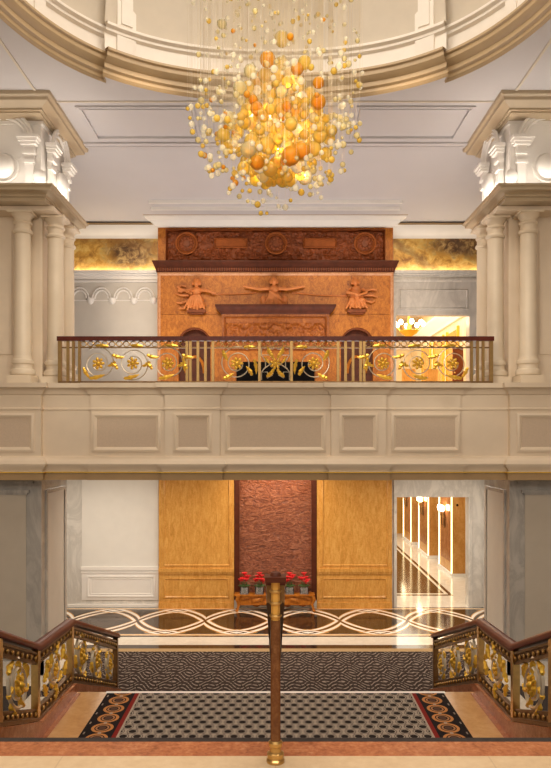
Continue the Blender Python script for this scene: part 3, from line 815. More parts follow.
# doorway casings on the right
mb = MB(); e = BD-.06
mb.box(bxz(393.5),bxz(396.5),e,BD,0,dz); mb.box(bxz(468),bxz(481),e,BD,0,dz); mb.box(bxz(393.5),bxz(481),e,BD,dz,4.2)
mb.box(bxz(470),bxz(471.5),e-.03,e-.001,0,dz)
trim(mb, M['marble_white'])
mb = MB(); mb.box(ux0-.1,ux1+.36,e,BD,uz,wz(281,BD)); mb.box(ux1,ux1+.36,e,BD,6.2,uz); mb.box(ux0-.1,ux0,e,BD,6.2,uz); trim(mb, M['marble_mid'])
mb = MB(); mb.frame(ux0+.08,ux1-.05,uz+.14,wz(286,BD)-.12,e,.05,.035); mb.box(ux0-.06,ux1+.40,e-.04,BD,wz(281,BD),wz(279,BD)); mb.box(ux0,ux1,e-.02,BD,uz-.04,uz+.03); trim(mb, M['marble_mid'])

# ------------------------------------------------------------------ fireplace (upper storey)
FD = 20.72
def fx(px): return wx(px, FD)
def fz(py): return wz(py, FD)
root = empty('fireplace_surround', (0,FD,6.2), 'tall orange marble fireplace wall with carved frieze, three relief figures and dark mantel', 'fireplace')
mb = MB(); x0, x1 = fx(157.5), fx(393.5)
# wall slab with arched niches cut by building around them
ztop = fz(272); arcs = (194.5, 357)
def arch_wall(mb, xs, xe, cx, r, zs, z0, z1):
    n = 16; pts = [(xs,z0),(cx-r,z0)]+[(cx-r*math.cos(PI*i/n), zs+r*math.sin(PI*i/n)) for i in range(n+1)]+[(cx+r,z0),(xe,z0),(xe,z1),(xs,z1)]
    mb.prism(pts, FD, BD)
r = 16*FD/F
zm = fz(314.5)
arch_wall(mb, x0, fx(226), fx(arcs[0]), r, fz(344.5), 6.2, zm)
arch_wall(mb, fx(325), x1, fx(arcs[1]), r, fz(344.5), 6.2, zm)
mb.box(fx(226),fx(325),FD+.1,BD,6.2,zm); mb.box(x0,x1,FD,BD,zm+.012,ztop); mb.box(x0,x1,FD+.03,BD,zm-.01,zm+.02)
mb.build('wall_slab', M['burl_up'], root, smooth=False)
for a in arcs:
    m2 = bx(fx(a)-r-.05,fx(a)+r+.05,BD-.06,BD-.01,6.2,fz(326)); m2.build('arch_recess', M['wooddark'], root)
    m2 = MB(); m2.tube([(fx(a)-r*math.cos(PI*i/18), FD-.005, fz(344.5)+r*math.sin(PI*i/18)) for i in range(19)], .03, 6); m2.build('arch_moulding', M['wood'], root)
    m2 = MB(); m2.tube([(fx(a)-(r-.2)*math.cos(PI*i/18), BD-.09, 7.0+.5*math.sin(PI*i/18)) for i in range(19)], .05, 6); m2.box(fx(a)-r,fx(a)+r,BD-.1,BD-.05,6.2,6.75); m2.build('niche_panel', M['burl_up'], root)
# pale border moulding of the wall
mb = MB(); mb.frame(x0,x1,6.1,fz(272.5),FD+.002,.09,.05); mb.build('border_moulding', burl('pink_marble_border',(.50,.21,.09),(.64,.32,.16),(.74,.42,.24),9), root)
# dentil cornice
mb = MB()
mb.sweep([(-.2,fz(272.5)),(.03,fz(272.5)),(.04,fz(270.5)),(.08,fz(267)),(.09,fz(266)),(.14,fz(262.5)),(.14,fz(261.5)),(-.2,fz(261.5))], [(x0,BD-.12),(x0,FD),(x1,FD),(x1,BD-.12)])
mb.build('cornice', M['wooddark'], root)
mb = MB(); n = 100
for i in range(n):
    c = x0+(x1-x0)*(i+.5)/n; mb.box(c-.02,c+.02,FD-.11,FD-.03,fz(271.2),fz(268.6))
mb.build('dentil_band', M['wood'], root, smooth=False)
# frieze box
mb = MB(); mb.box(x0,x1,FD+.08,BD,fz(261.8),fz(225)); mb.build('frieze_panel', M['burl_up'], root)
cols = [(fx(186.5),-1),(fx(276),1),(fx(364.5),-1)]
def carve(x, z):
    zc = fz(244); h = .03
    # running scroll foliage
    cell = .42; i = math.floor(x/cell); u = x-(i+.5)*cell
    for row in (-1,1):
        v = z-(zc+row*.23); s = 1 if (i+row) % 2 else -1
        rr = math.hypot(u,v)
        if rr < .26: h += .05*max(0,math.cos(38*rr+s*2*math.atan2(v,u)))*(1-rr/.30)
    h += .05*noise.noise((x*7,z*7,1.3))+.035*noise.noise((x*17,z*17,4.0))
    return max(0,h)
mb = MB(); mb.relief(fx(167),fx(384),fz(259.8),fz(230.5),FD+.07,360,56,carve); cf = mb.build('carved_frieze', M['wood'], root, ang=60)
mb = MB(); mb.frame(fx(165.5),fx(385.5),fz(261),fz(229),FD+.08,.05,.09); mb.build('frieze_frame', M['wood'], root)
for p in (186.5,276,365):
    c = (fx(p),FD+.0,fz(243.5)); R_ = 10.3*FD/F
    mb = MB(); mb.tube([(c[0]+R_*math.cos(2*PI*a/32), c[1]-.03, c[2]+R_*math.sin(2*PI*a/32)) for a in range(33)], .032, 8)
    mb.tube([(c[0]+R_*.82*math.cos(2*PI*a/32), c[1]-.02, c[2]+R_*.82*math.sin(2*PI*a/32)) for a in range(33)], .016, 6)
    m_ = mb.build('roundel', M['woodlight'], cf)
    mb = MB(); mb.ell((c[0],c[1]+.03,c[2]), R_*.95, .06, R_*.95, 24, 10)
    for q in range(10):
        a = q*2*PI/10; mb.ell((c[0]+R_*.5*math.cos(a), c[1]-.02, c[2]+R_*.5*math.sin(a)), R_*.2, .04, R_*.2, 8, 6)
    mb.build('roundel_boss', M['wood'], cf)
for p in (231,320):
    mb = MB(); mb.box(fx(p-15),fx(p+15),FD-.02,FD+.08,fz(247),fz(239.5)); mb.frame(fx(p-16.5),fx(p+16.5),fz(248.2),fz(238.3),FD-.0,.045,.05); mb.build('plaque', M['woodlight'], cf)
# hood and mantel
mb = MB()
HDp = FD-.28
mb.box(fx(222.5),fx(328.5),HDp,FD+.12,fz(352),fz(314.5)); mb.build('hood', M['hoodmarble'], root)
mb = MB(); mb.sweep([(-.2,fz(316)),(.0,fz(316)),(.02,fz(314.5)),(.10,fz(312)),(.13,fz(310.5)),(.17,fz(308.5)),(.17,fz(307)),(-.2,fz(307))], [(fx(222),FD+.1),(fx(222),HDp),(fx(329),HDp),(fx(329),FD+.1)]); mb.box(fx(223),fx(328),HDp,FD+.1,fz(315.5),fz(307.2)); mb.build('mantel', M['wooddark'], root)
def carve2(x, z):
    t = (z-fz(337))/(fz(320)-fz(337))
    if t > .72: return .012
    u = (x/.62) % 1 - .5; sag = .62-.30*math.cos(u*2*PI)*.5-.2
    g_ = max(0, 1-abs(t-sag)/.16)
    return .02+.045*g_+.07*max(0,noise.noise((x*11,z*11,2.2)))+.03*max(0,noise.noise((x*23,z*23,5.2)))+.04*max(0,1-math.hypot(u,(t-.62)*.6)/.09)
mb = MB(); mb.relief(fx(226.5),fx(324.5),fz(351),fz(320),HDp+.01,200,64,carve2); mb.build('hood_carving', M['hoodmarble'], root, ang=60)
mb = MB(); mb.frame(fx(225),fx(326),fz(351.5),fz(318.5),HDp,.04,.05); mb.build('hood_frame', M['hoodmarble'], root)
mb = bx(fx(226),fx(325),HDp+.02,FD+.05,6.2,fz(352)); mb.box(fx(226),fx(236),HDp-.02,HDp+.1,6.2,fz(352)); mb.box(fx(315),fx(325),HDp-.02,HDp+.1,6.2,fz(352)); mb.build('chimney_breast', M['burl_up'], root)
mb = bx(fx(237),fx(314),HDp-.01,HDp+.1,6.2,fz(363)); mb.build('firebox', M['black'], root)  # plain matte black block filling the fireplace opening
# relief figures -------------------------------------------------
def remeshed(mb, name, mat, parent, vox=.014):
    o = mb.build(name+'_tmp', mat); md = o.modifiers.new('r','REMESH'); md.mode = 'VOXEL'; md.voxel_size = vox
    md2 = o.modifiers.new('s','SMOOTH'); md2.iterations = 2; md2.factor = .5
    dg = bpy.context.evaluated_depsgraph_get(); dg.update()
    me = bpy.data.meshes.new_from_object(o.evaluated_get(dg)); bpy.data.objects.remove(o)
    me.name = name; me.shade_smooth()
    me.transform(Matrix.Translation(-parent.location))
    p = bpy.data.objects.new(name, me); C.objects.link(p); p.parent = parent
    if not me.materials: me.materials.append(mat)
    return p
S = FD/F
def fig(px, py, spec, mir=1):
    c = Vector((fx(px), FD-.05, fz(py)))
    mb = MB()
    def P(u, v, w=0): return c+Vector((mir*u*S*(1.2 if abs(u) < 11 else 1.0+2.2/abs(u)), -w*S*1.15, -v*S))
    for s in spec:
        if s[0] == 'e': mb.ell(P(*s[1]), s[2][0]*S, s[2][1]*S, s[2][2]*S, 14, 10)
        else: 
            r0, r1 = s[2]; mb.tube([P(*q) for q in s[1]], lambda t, r0=r0, r1=r1: (r0+(r1-r0)*t)*S, 10)
    return remeshed(mb, 'relief_figure', M['figure'], root)
def robed(arms, extra, lean=0, lap=0):
    sp = [('e',(0+lean,-12.5,3),(3.2,3.2,3.9)),           # head
          ('e',(0+lean,-13.8,2.0),(3.7,3.0,3.3)),('e',(-2.9+lean,-11.6,2),(1.3,1.6,2.2)),('e',(2.9+lean,-11.6,2),(1.3,1.6,2.2)),   # hair
          ('e',(0+lean,-12,6),(.7,.9,.9)),
          ('t',((0+lean,-9.5,2),(0,-7,2)),(1.5,1.8)),        # neck
          ('e',(0,-4.5,1.5),(5.2,3.4,4.2)),('e',(0,0,1.5),(4.2,3.2,4.5)),
          ('e',(0,5,2.2),(7.6,4.4,5.2)),('e',(0,10,1.5),(9.6,3.8,5.2))]
    for i in range(7):                                         # hanging folds
        a = (i-3)/3; sp.append(('t',((a*3.0,0,4.4),(a*5.5+lap,6,5.6-abs(a)),(a*8.6+lap*1.5,14.5+.8*math.sin(i*2.1),4.9-abs(a))),(.8,1.15)))
    for a in arms: sp.append(('t',a,(1.9,1.1)))
    for a in arms: sp.append(('e',a[-1],(1.5,1.2,1.2)))
    return sp+extra
# left-hand figure: arm outstretched to the right
fig(197,296,robed([((4,-5,3),(9,-4,4.5),(16,-1.5,4)),((-4,-5,3),(-8,-3,5),(-4,-.5,7.5))],
   [('t',((-6,-4,1.5),(-14,-6,1.5),(-17,-9,1.5)),(1.6,1.0)),('t',((-6,0,1.5),(-14,0,1.5),(-19,-2,1.5)),(1.4,.8)),('t',((-6,5,1.5),(-14,8,1.5),(-18,7,1.5)),(1.4,.8)),('t',((-6,8,1.5),(-12,13,1.5),(-16,13,1.5)),(1.4,.8)),
    ('t',((-9,-9,1.2),(-13,-10,1.2),(-16,-8,1.2),(-16,-4,1.2),(-12,-3,1.2)),(.8,.7))],0,-1.2))
# centre figure: both arms wide
fig(274,294.5,robed([((4,-5,3),(11,-4,4),(20,-5.5,3.5),(27,-7,3)),((-4,-5,3),(-11,-4,4),(-20,-5.5,3.5),(-27,-7,3))],
   [('e',(-9,7,2),(3,2.2,5)),('e',(9,7,2),(3,2.2,5)),('t',((-4,-2,4.5),(3,3,6),(8,9,5)),(1.2,1.2))]))
# right-hand figure: seated, hands in lap
fig(356,295,robed([((5,-5,3),(8,-1,5.5),(2,2,8)),((-5,-5,3),(-8,-1,5.5),(-1,1,8))],
   [('e',(0,2,7),(2.6,2.0,2.2)),('e',(-4,6,5),(3.4,3.0,2.6)),('e',(4,6,5),(3.4,3.0,2.6)),
    ('t',((6,-3,1.5),(13,-5,1.5),(18,-4,1.5)),(1.4,.8)),('t',((6,1,1.5),(14,1,1.5),(19,3,1.5)),(1.4,.8)),('t',((6,6,1.5),(13,8,1.5),(17,6,1.5)),(1.4,.8))],-1,0))
for p, y in ((197,311.5),(356,311.5)):
    mb = MB(); mb.box(fx(p-9),fx(p+9),FD-.20,FD,fz(y+2),fz(y-1)); mb.box(fx(p-7),fx(p+7),FD-.15,FD,fz(y+3.5),fz(y+2)); mb.build('figure_bracket', M['wood'], root)
for a, b in (((212,294),(256,293)),((292,293),(347,296))):
    mb = MB(); mb.tube([(fx(a[0]+(b[0]-a[0])*i/8), FD-.02, fz(a[1]+(b[1]-a[1])*i/8)-.03*math.sin(PI*i/8)) for i in range(9)], .022, 6)
    mb.build('ribbon', M['figure'], root)
# crown above the fireplace
mb = MB(); mb.sweep([(-.3,11.33),(.04,11.33),(.06,11.38),(.14,11.44),(.16,11.48),(.30,11.54),(.31,11.57),(-.3,11.57)], [(fx(156),BD),(fx(156),FD),(fx(395),FD),(fx(395),BD)]); mb.box(fx(157),fx(394),FD+.01,BD,11.32,11.55); trim(mb, M['white'])
mb = MB(); mb.sweep([(-.3,11.572),(.33,11.572),(.33,11.60),(-.3,11.60)], [(fx(156),BD),(fx(156),FD),(fx(395),FD),(fx(395),BD)]); trim(mb, M['brownband'])
mb = MB(); 
for y0, w in ((19.95,.06),(19.6,.05)):
    zz = 12.2-(y0-17.28)*.199; mb.box(fx(152)+.1,fx(399)-.1,y0,y0+w,zz-.09,zz+.02)
trim(mb, M['white'])

# ------------------------------------------------------------------ lower storey: burl panels, niche, console, flowers
LD = 20.86
def lx(px): return wx(px, LD)
def lz(py): return wz(py, LD)
for a, b, nm in ((158.8,234,'left'),(317,392,'right')):
    rt = empty('veneer_panel', (lx((a+b)/2),LD,0), 'honey-coloured burl wall panel with dado, on the %s of the red stone niche' % nm, 'wall panel')
    mb = bx(lx(a),lx(b),LD,BD,.0,4.2); mb.build('panel', M['burl_low'], rt)
    mb = MB(); mb.frame(lx(a+5),lx(b-4),lz(566),4.16,LD+.001,.05,.025); mb.build('panel_moulding', M['burl_low'], rt)
    mb = MB(); mb.box(lx(a),lx(b),LD-.06,LD,lz(572),lz(568.5)); mb.box(lx(a),lx(b),LD-.035,LD,lz(574),lz(572)); mb.build('dado_rail', M['burl_low'], rt)
    mb = MB(); mb.frame(lx(a+5),lx(b-5),lz(598),lz(578),LD+.001,.06,.03); mb.build('dado_moulding', M['burl_low'], rt)
    mb = MB(); mb.box(lx(a),lx(b),LD-.04,LD,0,lz(602.5)); mb.build('base_moulding', M['burl_low'], rt)
rt = empty('stone_niche', (0,LD,0), 'dark red rippled stone niche in a black-brown frame, behind the flowers', 'niche')
mb = bx(lx(239),lx(312),BD-.06,BD-.01,.3,4.2); mb.build('rippled_panel', M['ripple'], rt)
for a, b in ((234.2,239.5),(311.5,316.8)): bx(lx(a),lx(b),LD+.0,BD,.25,4.2).build('frame_side', M['wooddark'], rt)
for p in (236.5,314.5):
    mb = bx(lx(p-2.2),lx(p+2.2),LD-.02,BD-.0,0,.245); mb.build('plinth_block', M['marble_white'], rt)
# console table
TD = 20.55
def tx(px): return wx(px, TD)
rt = empty('console_table', (0,TD,0), 'low carved orange wood console table holding red flowers, under the stone niche', 'table')
tz = wz(593.5,TD)
mb = MB(); mb.box(tx(234.5),tx(314.5),TD-.16,TD+.2,tz-.05,tz); mb.build('tabletop', M['burl_up'], rt)
mb = MB()
def apron(x, z):
    return .02+.05*max(0,math.sin(abs(x)*9)*math.cos(z*20+abs(x)*5))
mb.relief(tx(237),tx(312),tz-.33,tz-.05,TD-.08,150,30,apron); mb.build('carved_apron', M['burl_up'], rt)
for sx in (-1,1):
    for yy in (TD-.1,TD+.14):
        mb = MB(); xx = sx*1.08
        mb.tube([(xx,yy,tz-.05),(xx+sx*.05,yy-.02,tz-.16),(xx-sx*.01,yy,tz-.30),(xx+sx*.04,yy-.03,.03)], lambda t: .055-.02*t, 10); mb.ell((xx+sx*.045,yy-.03,.03),.05,.05,.03); mb.build('leg', M['burl_up'], rt)
mb = MB(); mb.tube([(tx(245+i*3.05),TD-.05,.2+.05*math.sin(i*1.25)) for i in range(21)], .03, 8); mb.build('stretcher', M['wood'], rt)
places = ((244.5,'leftmost of four'),(259.5,'second from the left'),(289.5,'third from the left'),(304,'rightmost of four'))
for i, (p, w) in enumerate(places):
    x = tx(p); ht = .30
    rt = empty('flower_vase', (x,TD,tz), 'glass vase of red flowers on the console table, %s' % w, 'flower vase', 'red flower vases on the console table')
    mb = MB(); s_ = .125
    mb.box(x-s_,x+s_,TD-s_,TD+s_,tz+.001,tz+.03)
    for a in ((x-s_,x-s_+.02,TD-s_,TD+s_),(x+s_-.02,x+s_,TD-s_,TD+s_),(x-s_,x+s_,TD-s_,TD-s_+.02),(x-s_,x+s_,TD+s_-.02,TD+s_)): mb.box(*a,tz+.03,tz+.2)
    mb.build('vase', M['vase'], rt, smooth=False)
    rr = random.Random(i)
    mb = MB()
    for q in range(8):
        a = q*2.4; mb.tube([(x+.03*math.cos(a),TD+.03*math.sin(a),tz+.04),(x+.08*math.cos(a),TD+.08*math.sin(a),tz+.34)], .007, 5)
        mb.ell((x+.12*math.cos(a),TD+.10*math.sin(a),tz+.24),.07,.05,.012,8,5)
    mb.build('stems', M['leafgreen'], rt)
    for q in range(7):
        a = q*2*PI/6; R_ = .11 if q < 6 else 0; zc = tz+(.56 if q == 6 else rr.uniform(.33,.50))
        c = Vector((x+R_*math.cos(a),TD+R_*math.sin(a),zc)); mb = MB()
        for k in range(7):
            b = k*2*PI/7; rot = Matrix.Rotation(b,3,'Z') @ Matrix.Rotation(-.6,3,'Y')
            mb.ell(c+rot @ Vector((.05,0,0)),.058,.03,.014,8,5,rot)
        mb.ell(c,.03,.03,.035,8,6); mb.build('flower', M['red'], rt)

# ------------------------------------------------------------------ lower corridor
struct(bx(7.15,7.35,21.35,38,0,4.2).build('wall_corridor', burl('bronze_wall',(.20,.09,.03),(.30,.15,.05),(.42,.24,.09),3,.2)))
struct(bx(2.0,9.4,37.0,37.2,0,4.2).build('wall_corridor_end', M['amberpanel']))
struct(bx(2.0,2.2,21.35,38,0,4.2).build('wall_corridor_left', M['whitewall']))
struct(bx(2,9.5,21.35,38,4.2,4.4).build('ceiling_corridor', M['white']))
bp = burl('golden_brown_panel',(.46,.20,.05),(.60,.30,.08),(.72,.42,.15),3,.2,(1,1,.4))
bays = ((25.5,'nearest the doorway'),(29.4,'between the other two'),(33.2,'farthest down the corridor'))
for y0, w in bays:
    rt = empty('panelled_pier', (6.8,y0,0), 'golden panelled pier with lit edges in the corridor, %s' % w, 'pier', 'panelled piers along the corridor')
    mb = bx(6.45,7.14,y0,y0+2.1,.0,4.19); mb.build('pier_body', bp, rt)
    mb = MB(); mb.box(6.43,6.46,y0+.35,y0+1.75,.5,3.3); mb.build('mirror_panel', burl('rosewood_panel',(.30,.10,.04),(.42,.17,.07),(.55,.26,.12),3,.12), rt)
    for yy in (y0+.05,y0+2.0): bx(6.425,6.46,yy,yy+.09,.05,4.1).build('light_strip', M['led'], rt)
    bx(6.40,7.13,y0-.03,y0+2.13,0,.12).build('base_moulding', M['white'], rt)
    mb = MB(); mb.ell((6.62,y0-.015,2.62),.045,.02,.045,12,8); mb.build('call_button', M['black'], rt)
    rs = empty('wall_sconce', (6.43,y0+1.05,2.2), 'lit crystal wall sconce on the corridor pier %s' % w, 'sconce', 'sconces along the corridor')
    mb = MB(); mb.box(6.38,6.415,y0+.98,y0+1.12,1.7,2.3); mb.tube([(6.39,y0+1.05,1.75),(6.30,y0+1.05,1.8),(6.28,y0+1.05,2.2)], .02, 6); mb.build('backplate', M['bronze'], rs)
    for q in (-.22,0,.22):
        mb = MB(); mb.tube([(6.37,y0+1.05,2.05),(6.30,y0+1.05+q,2.1),(6.27,y0+1.05+q,2.3)], .014, 6); mb.build('arm', M['brass'], rs)
        mb = MB(); mb.lathe([(.04,2.30),(.075,2.33),(.085,2.45),(.06,2.52)],6.27,y0+1.05+q,12); mb.build('shade', M['bulb'], rs)
# elevator-like dark recess doors
for y0, w in ((27.7,'behind the nearest pier'),(31.52,'behind the middle pier')):
    o = empty('corridor_door', (7.13,y0+.8,0), 'dark brown corridor door set in the recess %s' % w, 'door')
    bx(7.09,7.14,y0+.15,y0+1.45,0.005,3.2).build('door_leaf', M['wood'], o); bx(7.06,7.145,y0+.13,y0+.15,0.005,3.35).build('door_frame', M['brass'], o); bx(7.06,7.145,y0+1.45,y0+1.60,0.005,3.35).build('door_frame', M['brass'], o)

# ------------------------------------------------------------------ upper room beyond the doorway
gold_w = burl('pale_gold_wall',(.78,.60,.34),(.84,.70,.44),(.88,.78,.56),2,.35)
RX = 6.6
struct(bx(RX,RX+.2,21.36,34,6.2,10.6).build('wall_upper_room_right', gold_w))
struct(bx(2.0,RX+.2,34,34.2,6.2,10.6).build('wall_upper_room_back', gold_w))
struct(bx(2.0,2.2,21.36,34,6.2,10.6).build('wall_upper_room_left', gold_w))
struct(bx(2,RX+.2,21.36,34.2,10.6,10.8).build('ceiling_upper_room', M['white']))
struct(bx(2,RX+.2,21.01,34.2,6.0,6.199).build('floor_upper_room', M['peach']))
mb = MB(); mb.sweep([(0,9.30),(.08,9.34),(.12,9.5),(.30,9.72),(.32,9.85),(0,9.9)], [(2.2,34),(RX,34),(RX,21.4)]); trim(mb, M['white'])
for i, (y0, w) in enumerate(((25.2,'nearest the opening'),(27.4,'second from the opening'),(29.7,'third from the opening'))):
    rt = empty('gilded_panel', (RX-.03,y0,6.2), 'tall gilded wall panel inside the upper room, %s' % w, 'wall panel')
    bx(RX-.05,RX-.006,y0,y0+1.5,6.205,9.0).build('panel', M['amberpanel'] if i != 1 else M['burl_low'], rt)
    for a, b in ((y0-.08,y0-.002),(y0+1.502,y0+1.58)): bx(RX-.09,RX-.006,a,b,6.205,9.1).build('panel_moulding', M['gold'], rt)
rt = empty('room_door', (6.26,24,6.2), 'dark wooden door leaf standing open in the bright upper room', 'door')
bx(6.08,6.44,24.0,24.06,6.205,8.15).build('door_leaf', M['wood'], rt); mb = MB(); mb.ell((6.14,23.98,7.3),.04,.04,.04); mb.build('door_handle', M['brass'], rt)
for p, w in ((432,'beside the dark door'),(410,'near the fireplace edge')):
    x = wx(p,24.5); rt = empty('side_chair', (x,24.5,6.2), 'gilded high-backed chair in the upper room, %s' % w, 'chair')
    bx(x-.25,x+.25,24.25,24.75,6.62,6.72).build('seat', M['amberpanel'], rt); bx(x-.24,x+.24,24.7,24.77,6.72,7.5).build('backrest', M['burl_low'], rt)
    for a in (-1,1):
        for b in (-1,1): bx(x+a*.22-.025,x+a*.22+.025,24.5+b*.22-.025,24.5+b*.22+.025,6.202,6.62).build('leg', M['wooddark'], rt)
# crystal chandelier in that room
cc = Vector(W(409,329,26)); rt = empty('crystal_chandelier', (cc.x,cc.y,cc.z+.3), 'small gold crystal chandelier with lit globes in the upper room', 'chandelier')
mb = MB(); mb.lathe([(.02,cc.z-.35),(.10,cc.z-.28),(.30,cc.z-.15),(.36,cc.z-.06),(.10,cc.z+.0),(.05,cc.z+.35),(.03,cc.z+1.3)],cc.x,cc.y,16); mb.build('body', M['gold'], rt)
for q in range(8):
    a = q*PI/4; e = (cc.x+.52*math.cos(a),cc.y+.52*math.sin(a),cc.z+.12)
    mb = MB(); mb.tube([(cc.x,cc.y,cc.z-.1),(cc.x+.3*math.cos(a),cc.y+.3*math.sin(a),cc.z-.12),e], .015, 6); mb.build('arm', M['gold'], rt)
    mb = MB(); mb.ell((e[0],e[1],e[2]+.08),.085,.085,.10,12,8); mb.build('globe', M['bulb'], rt)

# ------------------------------------------------------------------ great glass chandelier
CD = 9.6
ck = CD/F
root = empty('glass_chandelier', (0,CD,16.55), 'large cascading chandelier of amber, honey and clear blown glass balls on wires', 'chandelier')
mb = MB(); mb.lathe([(1.2,16.5),(1.25,16.53),(1.25,16.62)],0,CD,32); mb.build('ceiling_plate', M['brass'], root)
def ball_mesh(name, mat):
    m = MB(); m.ell((0,0,0),1,1,1,20,12); me = bpy.data.meshes.new(name); me.from_pydata(m.v, [], m.f); me.validate()
    me.shade_smooth(); me.materials.append(mat); return me
BM = {'y':ball_mesh('amber_ball',G_Y),'o':ball_mesh('orange_ball',G_O),'p':ball_mesh('honey_ball',G_P),'c':ball_mesh('clear_ball',G_C)}
balls = []
def cw(px, py, dy): return Vector((wx(px,CD), CD+dy, wz(py,CD)))
for px, py, r, kd in ((282,39,8,'y'),(281,65,8,'y'),(268,81,7.5,'o'),(316,121,7,'o'),(290,172,9,'o'),(252,92,6.5,'p'),(303,84,6.5,'y'),(296,90,6,'o'),(242,108,6.5,'p'),(316,103,5.5,'o'),(250,166,7.5,'p'),(258,178,7,'o'),(300,167,8.5,'o'),(222,24,5,'p')):
    balls.append((cw(px,py,-.55 if 70<py<185 else 0), r*ck, kd))
def env(py):   # half-width of dense cluster by picture row
    for (a,wa),(b,wb) in zip(((76,14),(95,36),(115,48),(140,56),(158,50),(170,36),(180,16)),((95,36),(115,48),(140,56),(158,50),(170,36),(180,16),(186,4))):
        if a <= py <= b: return wa+(wb-wa)*(py-a)/(b-a)
    return 0
tries = 0; nbig = 0
while nbig < 230 and tries < 20000:
    tries += 1
    py = rnd.uniform(78,183); e = env(py)*1.03
    a = rnd.uniform(0,2*PI); q = math.sqrt(rnd.random())
    r = rnd.uniform(3.8,7.6)*ck
    p = Vector((ck*e*q*math.cos(a)+.02, CD+ck*e*q*math.sin(a), wz(py,CD)))
    if all((p-b[0]).length > (r+b[1])*.66 for b in balls):
        balls.append((p, r, rnd.choices('yopc',(64,7,22,7))[0])); nbig += 1
order = sorted(balls, key=lambda b: b[0].y-b[1]*2)
small = []
def addsmall(n, f):
    for _ in range(n):
        r_, p = f()
        small.append((p, r_*ck, rnd.choices('yopc',(26,5,34,35))[0]))
def low_env():
    while True:
        a = rnd.uniform(0,2*PI); q = math.sqrt(rnd.uniform(.10,1)); R_ = 88*q
        px, dy = 275.5+R_*math.cos(a), R_*math.sin(a)*ck
        bot = 112+100*math.sqrt(max(0,1-q*q)); top = bot-62*(1-.1*q)-14
        return rnd.uniform(1.7,3.5), Vector((wx(px,CD), CD+dy, wz(rnd.uniform(top,bot),CD)))
def up_env():
    a = rnd.uniform(0,2*PI); R_ = 84*math.sqrt(rnd.random())
    return rnd.uniform(1.3,2.6), Vector((275.5*0+ck*R_*math.cos(a), CD+ck*R_*math.sin(a), wz(rnd.uniform(-40,110),CD)))
addsmall(420, low_env); addsmall(330, up_env)
vis = order[:100]; rest = order[100:]
for p, r, kd in vis:
    o = bpy.data.objects.new('glass_ball', BM[kd]); C.objects.link(o); o.parent = root; o.location = p-root.location; o.scale = (r,r,r)
mb = MB(); idx = []
for p, r, k2 in rest+small:
    n0 = len(mb.f); mb.ell(p, r, r, r, 12, 8); idx += ['yopc'.index(k2)]*(len(mb.f)-n0)
me = bpy.data.meshes.new('small_glass_balls'); rl = root.location
me.from_pydata([(x-rl.x,y-rl.y,z-rl.z) for x,y,z in mb.v], [], mb.f); me.shade_smooth()
for g_ in (G_Y,G_O,G_P,G_C): me.materials.append(g_)
me.polygons.foreach_set('material_index', idx)
o = bpy.data.objects.new('small_glass_balls', me); C.objects.link(o); o.parent = root; o['kind'] = 'stuff'
mb = MB(); done = 0
for p, r, kd in small+balls:
    mb.tube([(p.x,p.y,p.z),(p.x,p.y,16.52)], .0013, 3)
o = mb.build('hanging_wires', M['steel'], root); o['kind'] = 'stuff'

# ------------------------------------------------------------------ outer walls
struct(bx(-14.2,-14,-4,21.2,-.2,12.4).build('wall_left', M['cream']))
struct(bx(14,14.2,-4,21.2,-.2,12.4).build('wall_right', M['cream']))

# ------------------------------------------------------------------ lights
def area(name, loc, rot, sx, sy, pw, col=(1,.84,.66)):
    l = bpy.data.lights.new(name,'AREA'); l.shape = 'RECTANGLE'; l.size = sx; l.size_y = sy; l.energy = pw; l.color = col
    o = bpy.data.objects.new(name, l); C.objects.link(o); o.location = loc; o.rotation_euler = rot; return o
WARM = (1,.80,.58); SOFT = (1,.90,.78)
area('dome_light', (0,9.5,16.3), (0,0,0), 5, 5, 460, SOFT)  # unseen broad fill added high in the dome, not a modelled fixture
area('hall_light', (0,-3.0,10.5), (math.radians(62),0,0), 12, 3, 430, SOFT)  # unseen broad fill added behind the camera, stands for the hall's lamps
area('hall_floor_light', (0,4.5,12.0), (0,0,0), 6, 1.5, 260, WARM)
for x in (-5.2,0,5.2):
    area('soffit_light', (x,18.2,4.2), (0,0,0), 3.2, 1.2, 105, (1,.87,.72))
area('niche_light', (0,20.2,4.18), (math.radians(20),0,0), 2.0, .2, 30, WARM)
area('gallery_fill', (0,18.0,6.26), (PI,0,0), 11, 1.6, 190, (1,.92,.86))  # hidden fill added on the balcony floor, brightens the rear ceiling
for x, tx_, pw in ((-2.6,-2.6,1900),(0,0,1450),(2.6,2.6,1900)):
    l = bpy.data.lights.new('fireplace_spot','SPOT'); l.energy = pw; l.color = WARM; l.spot_size = math.radians(24); l.spot_blend = .6; l.shadow_soft_size = .08
    o = bpy.data.objects.new('fireplace_spot', l); C.objects.link(o); o.location = (x,8.0,13.2)
    o.rotation_euler = (Vector((tx_,20.7,9.0))-o.location).to_track_quat('-Z','Y').to_euler()
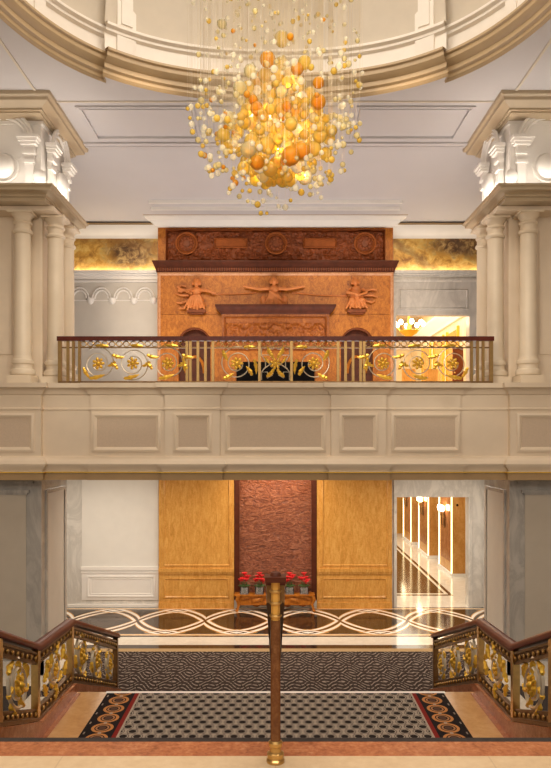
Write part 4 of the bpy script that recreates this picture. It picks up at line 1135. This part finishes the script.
for x in (-4,4):
    l = bpy.data.lights.new('chandelier_spot','SPOT'); l.energy = 1500; l.color = (1,.90,.74); l.spot_size = math.radians(20); l.spot_blend = .5; l.shadow_soft_size = .15
    o = bpy.data.objects.new('chandelier_spot', l); C.objects.link(o); o.location = (x,2.0,11.6)
    o.rotation_euler = (Vector((0,CD,9.4))-o.location).to_track_quat('-Z','Y').to_euler()
for s_ in (-1,1):
    area('attic_front_light', (s_*7.0,14.62,10.31), (math.radians(180+18),0,0), 4.4, .12, 24, SOFT)
    area('attic_side_light', (s_*4.72,15.75,10.31), (math.radians(180),math.radians(18*s_),0), .12, 2.0, 12, SOFT)
    area('mural_light', (s_*5.2,BD-.12,wz(273.5,BD)+.01), (PI,0,0), 3.4, .06, 10, (1,.80,.52))
area('corridor_light', (5,29,4.15), (0,0,0), 3.5, 14, 310, (1,.90,.72))
area('upper_room_light', (4.2,27,10.5), (0,0,0), 3.5, 9, 340, (1,.92,.78))
for q in range(12):
    dz_ = -.55+1.15*q/11; dx_ = .38*math.cos(q*2.4); dy = .38*math.sin(q*2.4)
    l = bpy.data.lights.new('chandelier_fill','POINT'); l.energy = 3; l.color = (1,.8,.5); l.shadow_soft_size = .01  # small point lights added inside the cluster to brighten the glass
    o = bpy.data.objects.new('chandelier_fill', l); C.objects.link(o); o.location = (0.02+dx_,CD+dy,wz(135,CD)+dz_)
w = bpy.data.worlds.new('World'); sc.world = w; w.use_nodes = True
w.node_tree.nodes['Background'].inputs[0].default_value = (1,.90,.78,1); w.node_tree.nodes['Background'].inputs[1].default_value = .2

# ------------------------------------------------------------------ camera
cam = bpy.data.cameras.new('Camera'); co = bpy.data.objects.new('Camera', cam); C.objects.link(co)
co.location = (0,0,EYE); co.rotation_euler = (PI/2,0,0)
cam.sensor_fit = 'HORIZONTAL'; cam.sensor_width = 36; cam.lens = 700/551*36; cam.shift_y = 53/551; cam.clip_end = 200
sc.camera = co
sc.view_settings.view_transform = 'Standard'; sc.view_settings.look = 'None'; sc.view_settings.gamma = 1
sc.view_settings.exposure = 0.48; sc.view_settings.use_curve_mapping = False
sc.cycles.use_denoising = True; sc.cycles.max_bounces = 8; sc.cycles.transparent_max_bounces = 24; sc.cycles.sample_clamp_indirect = 6
sc.cycles.caustics_refractive = False; sc.cycles.caustics_reflective = False
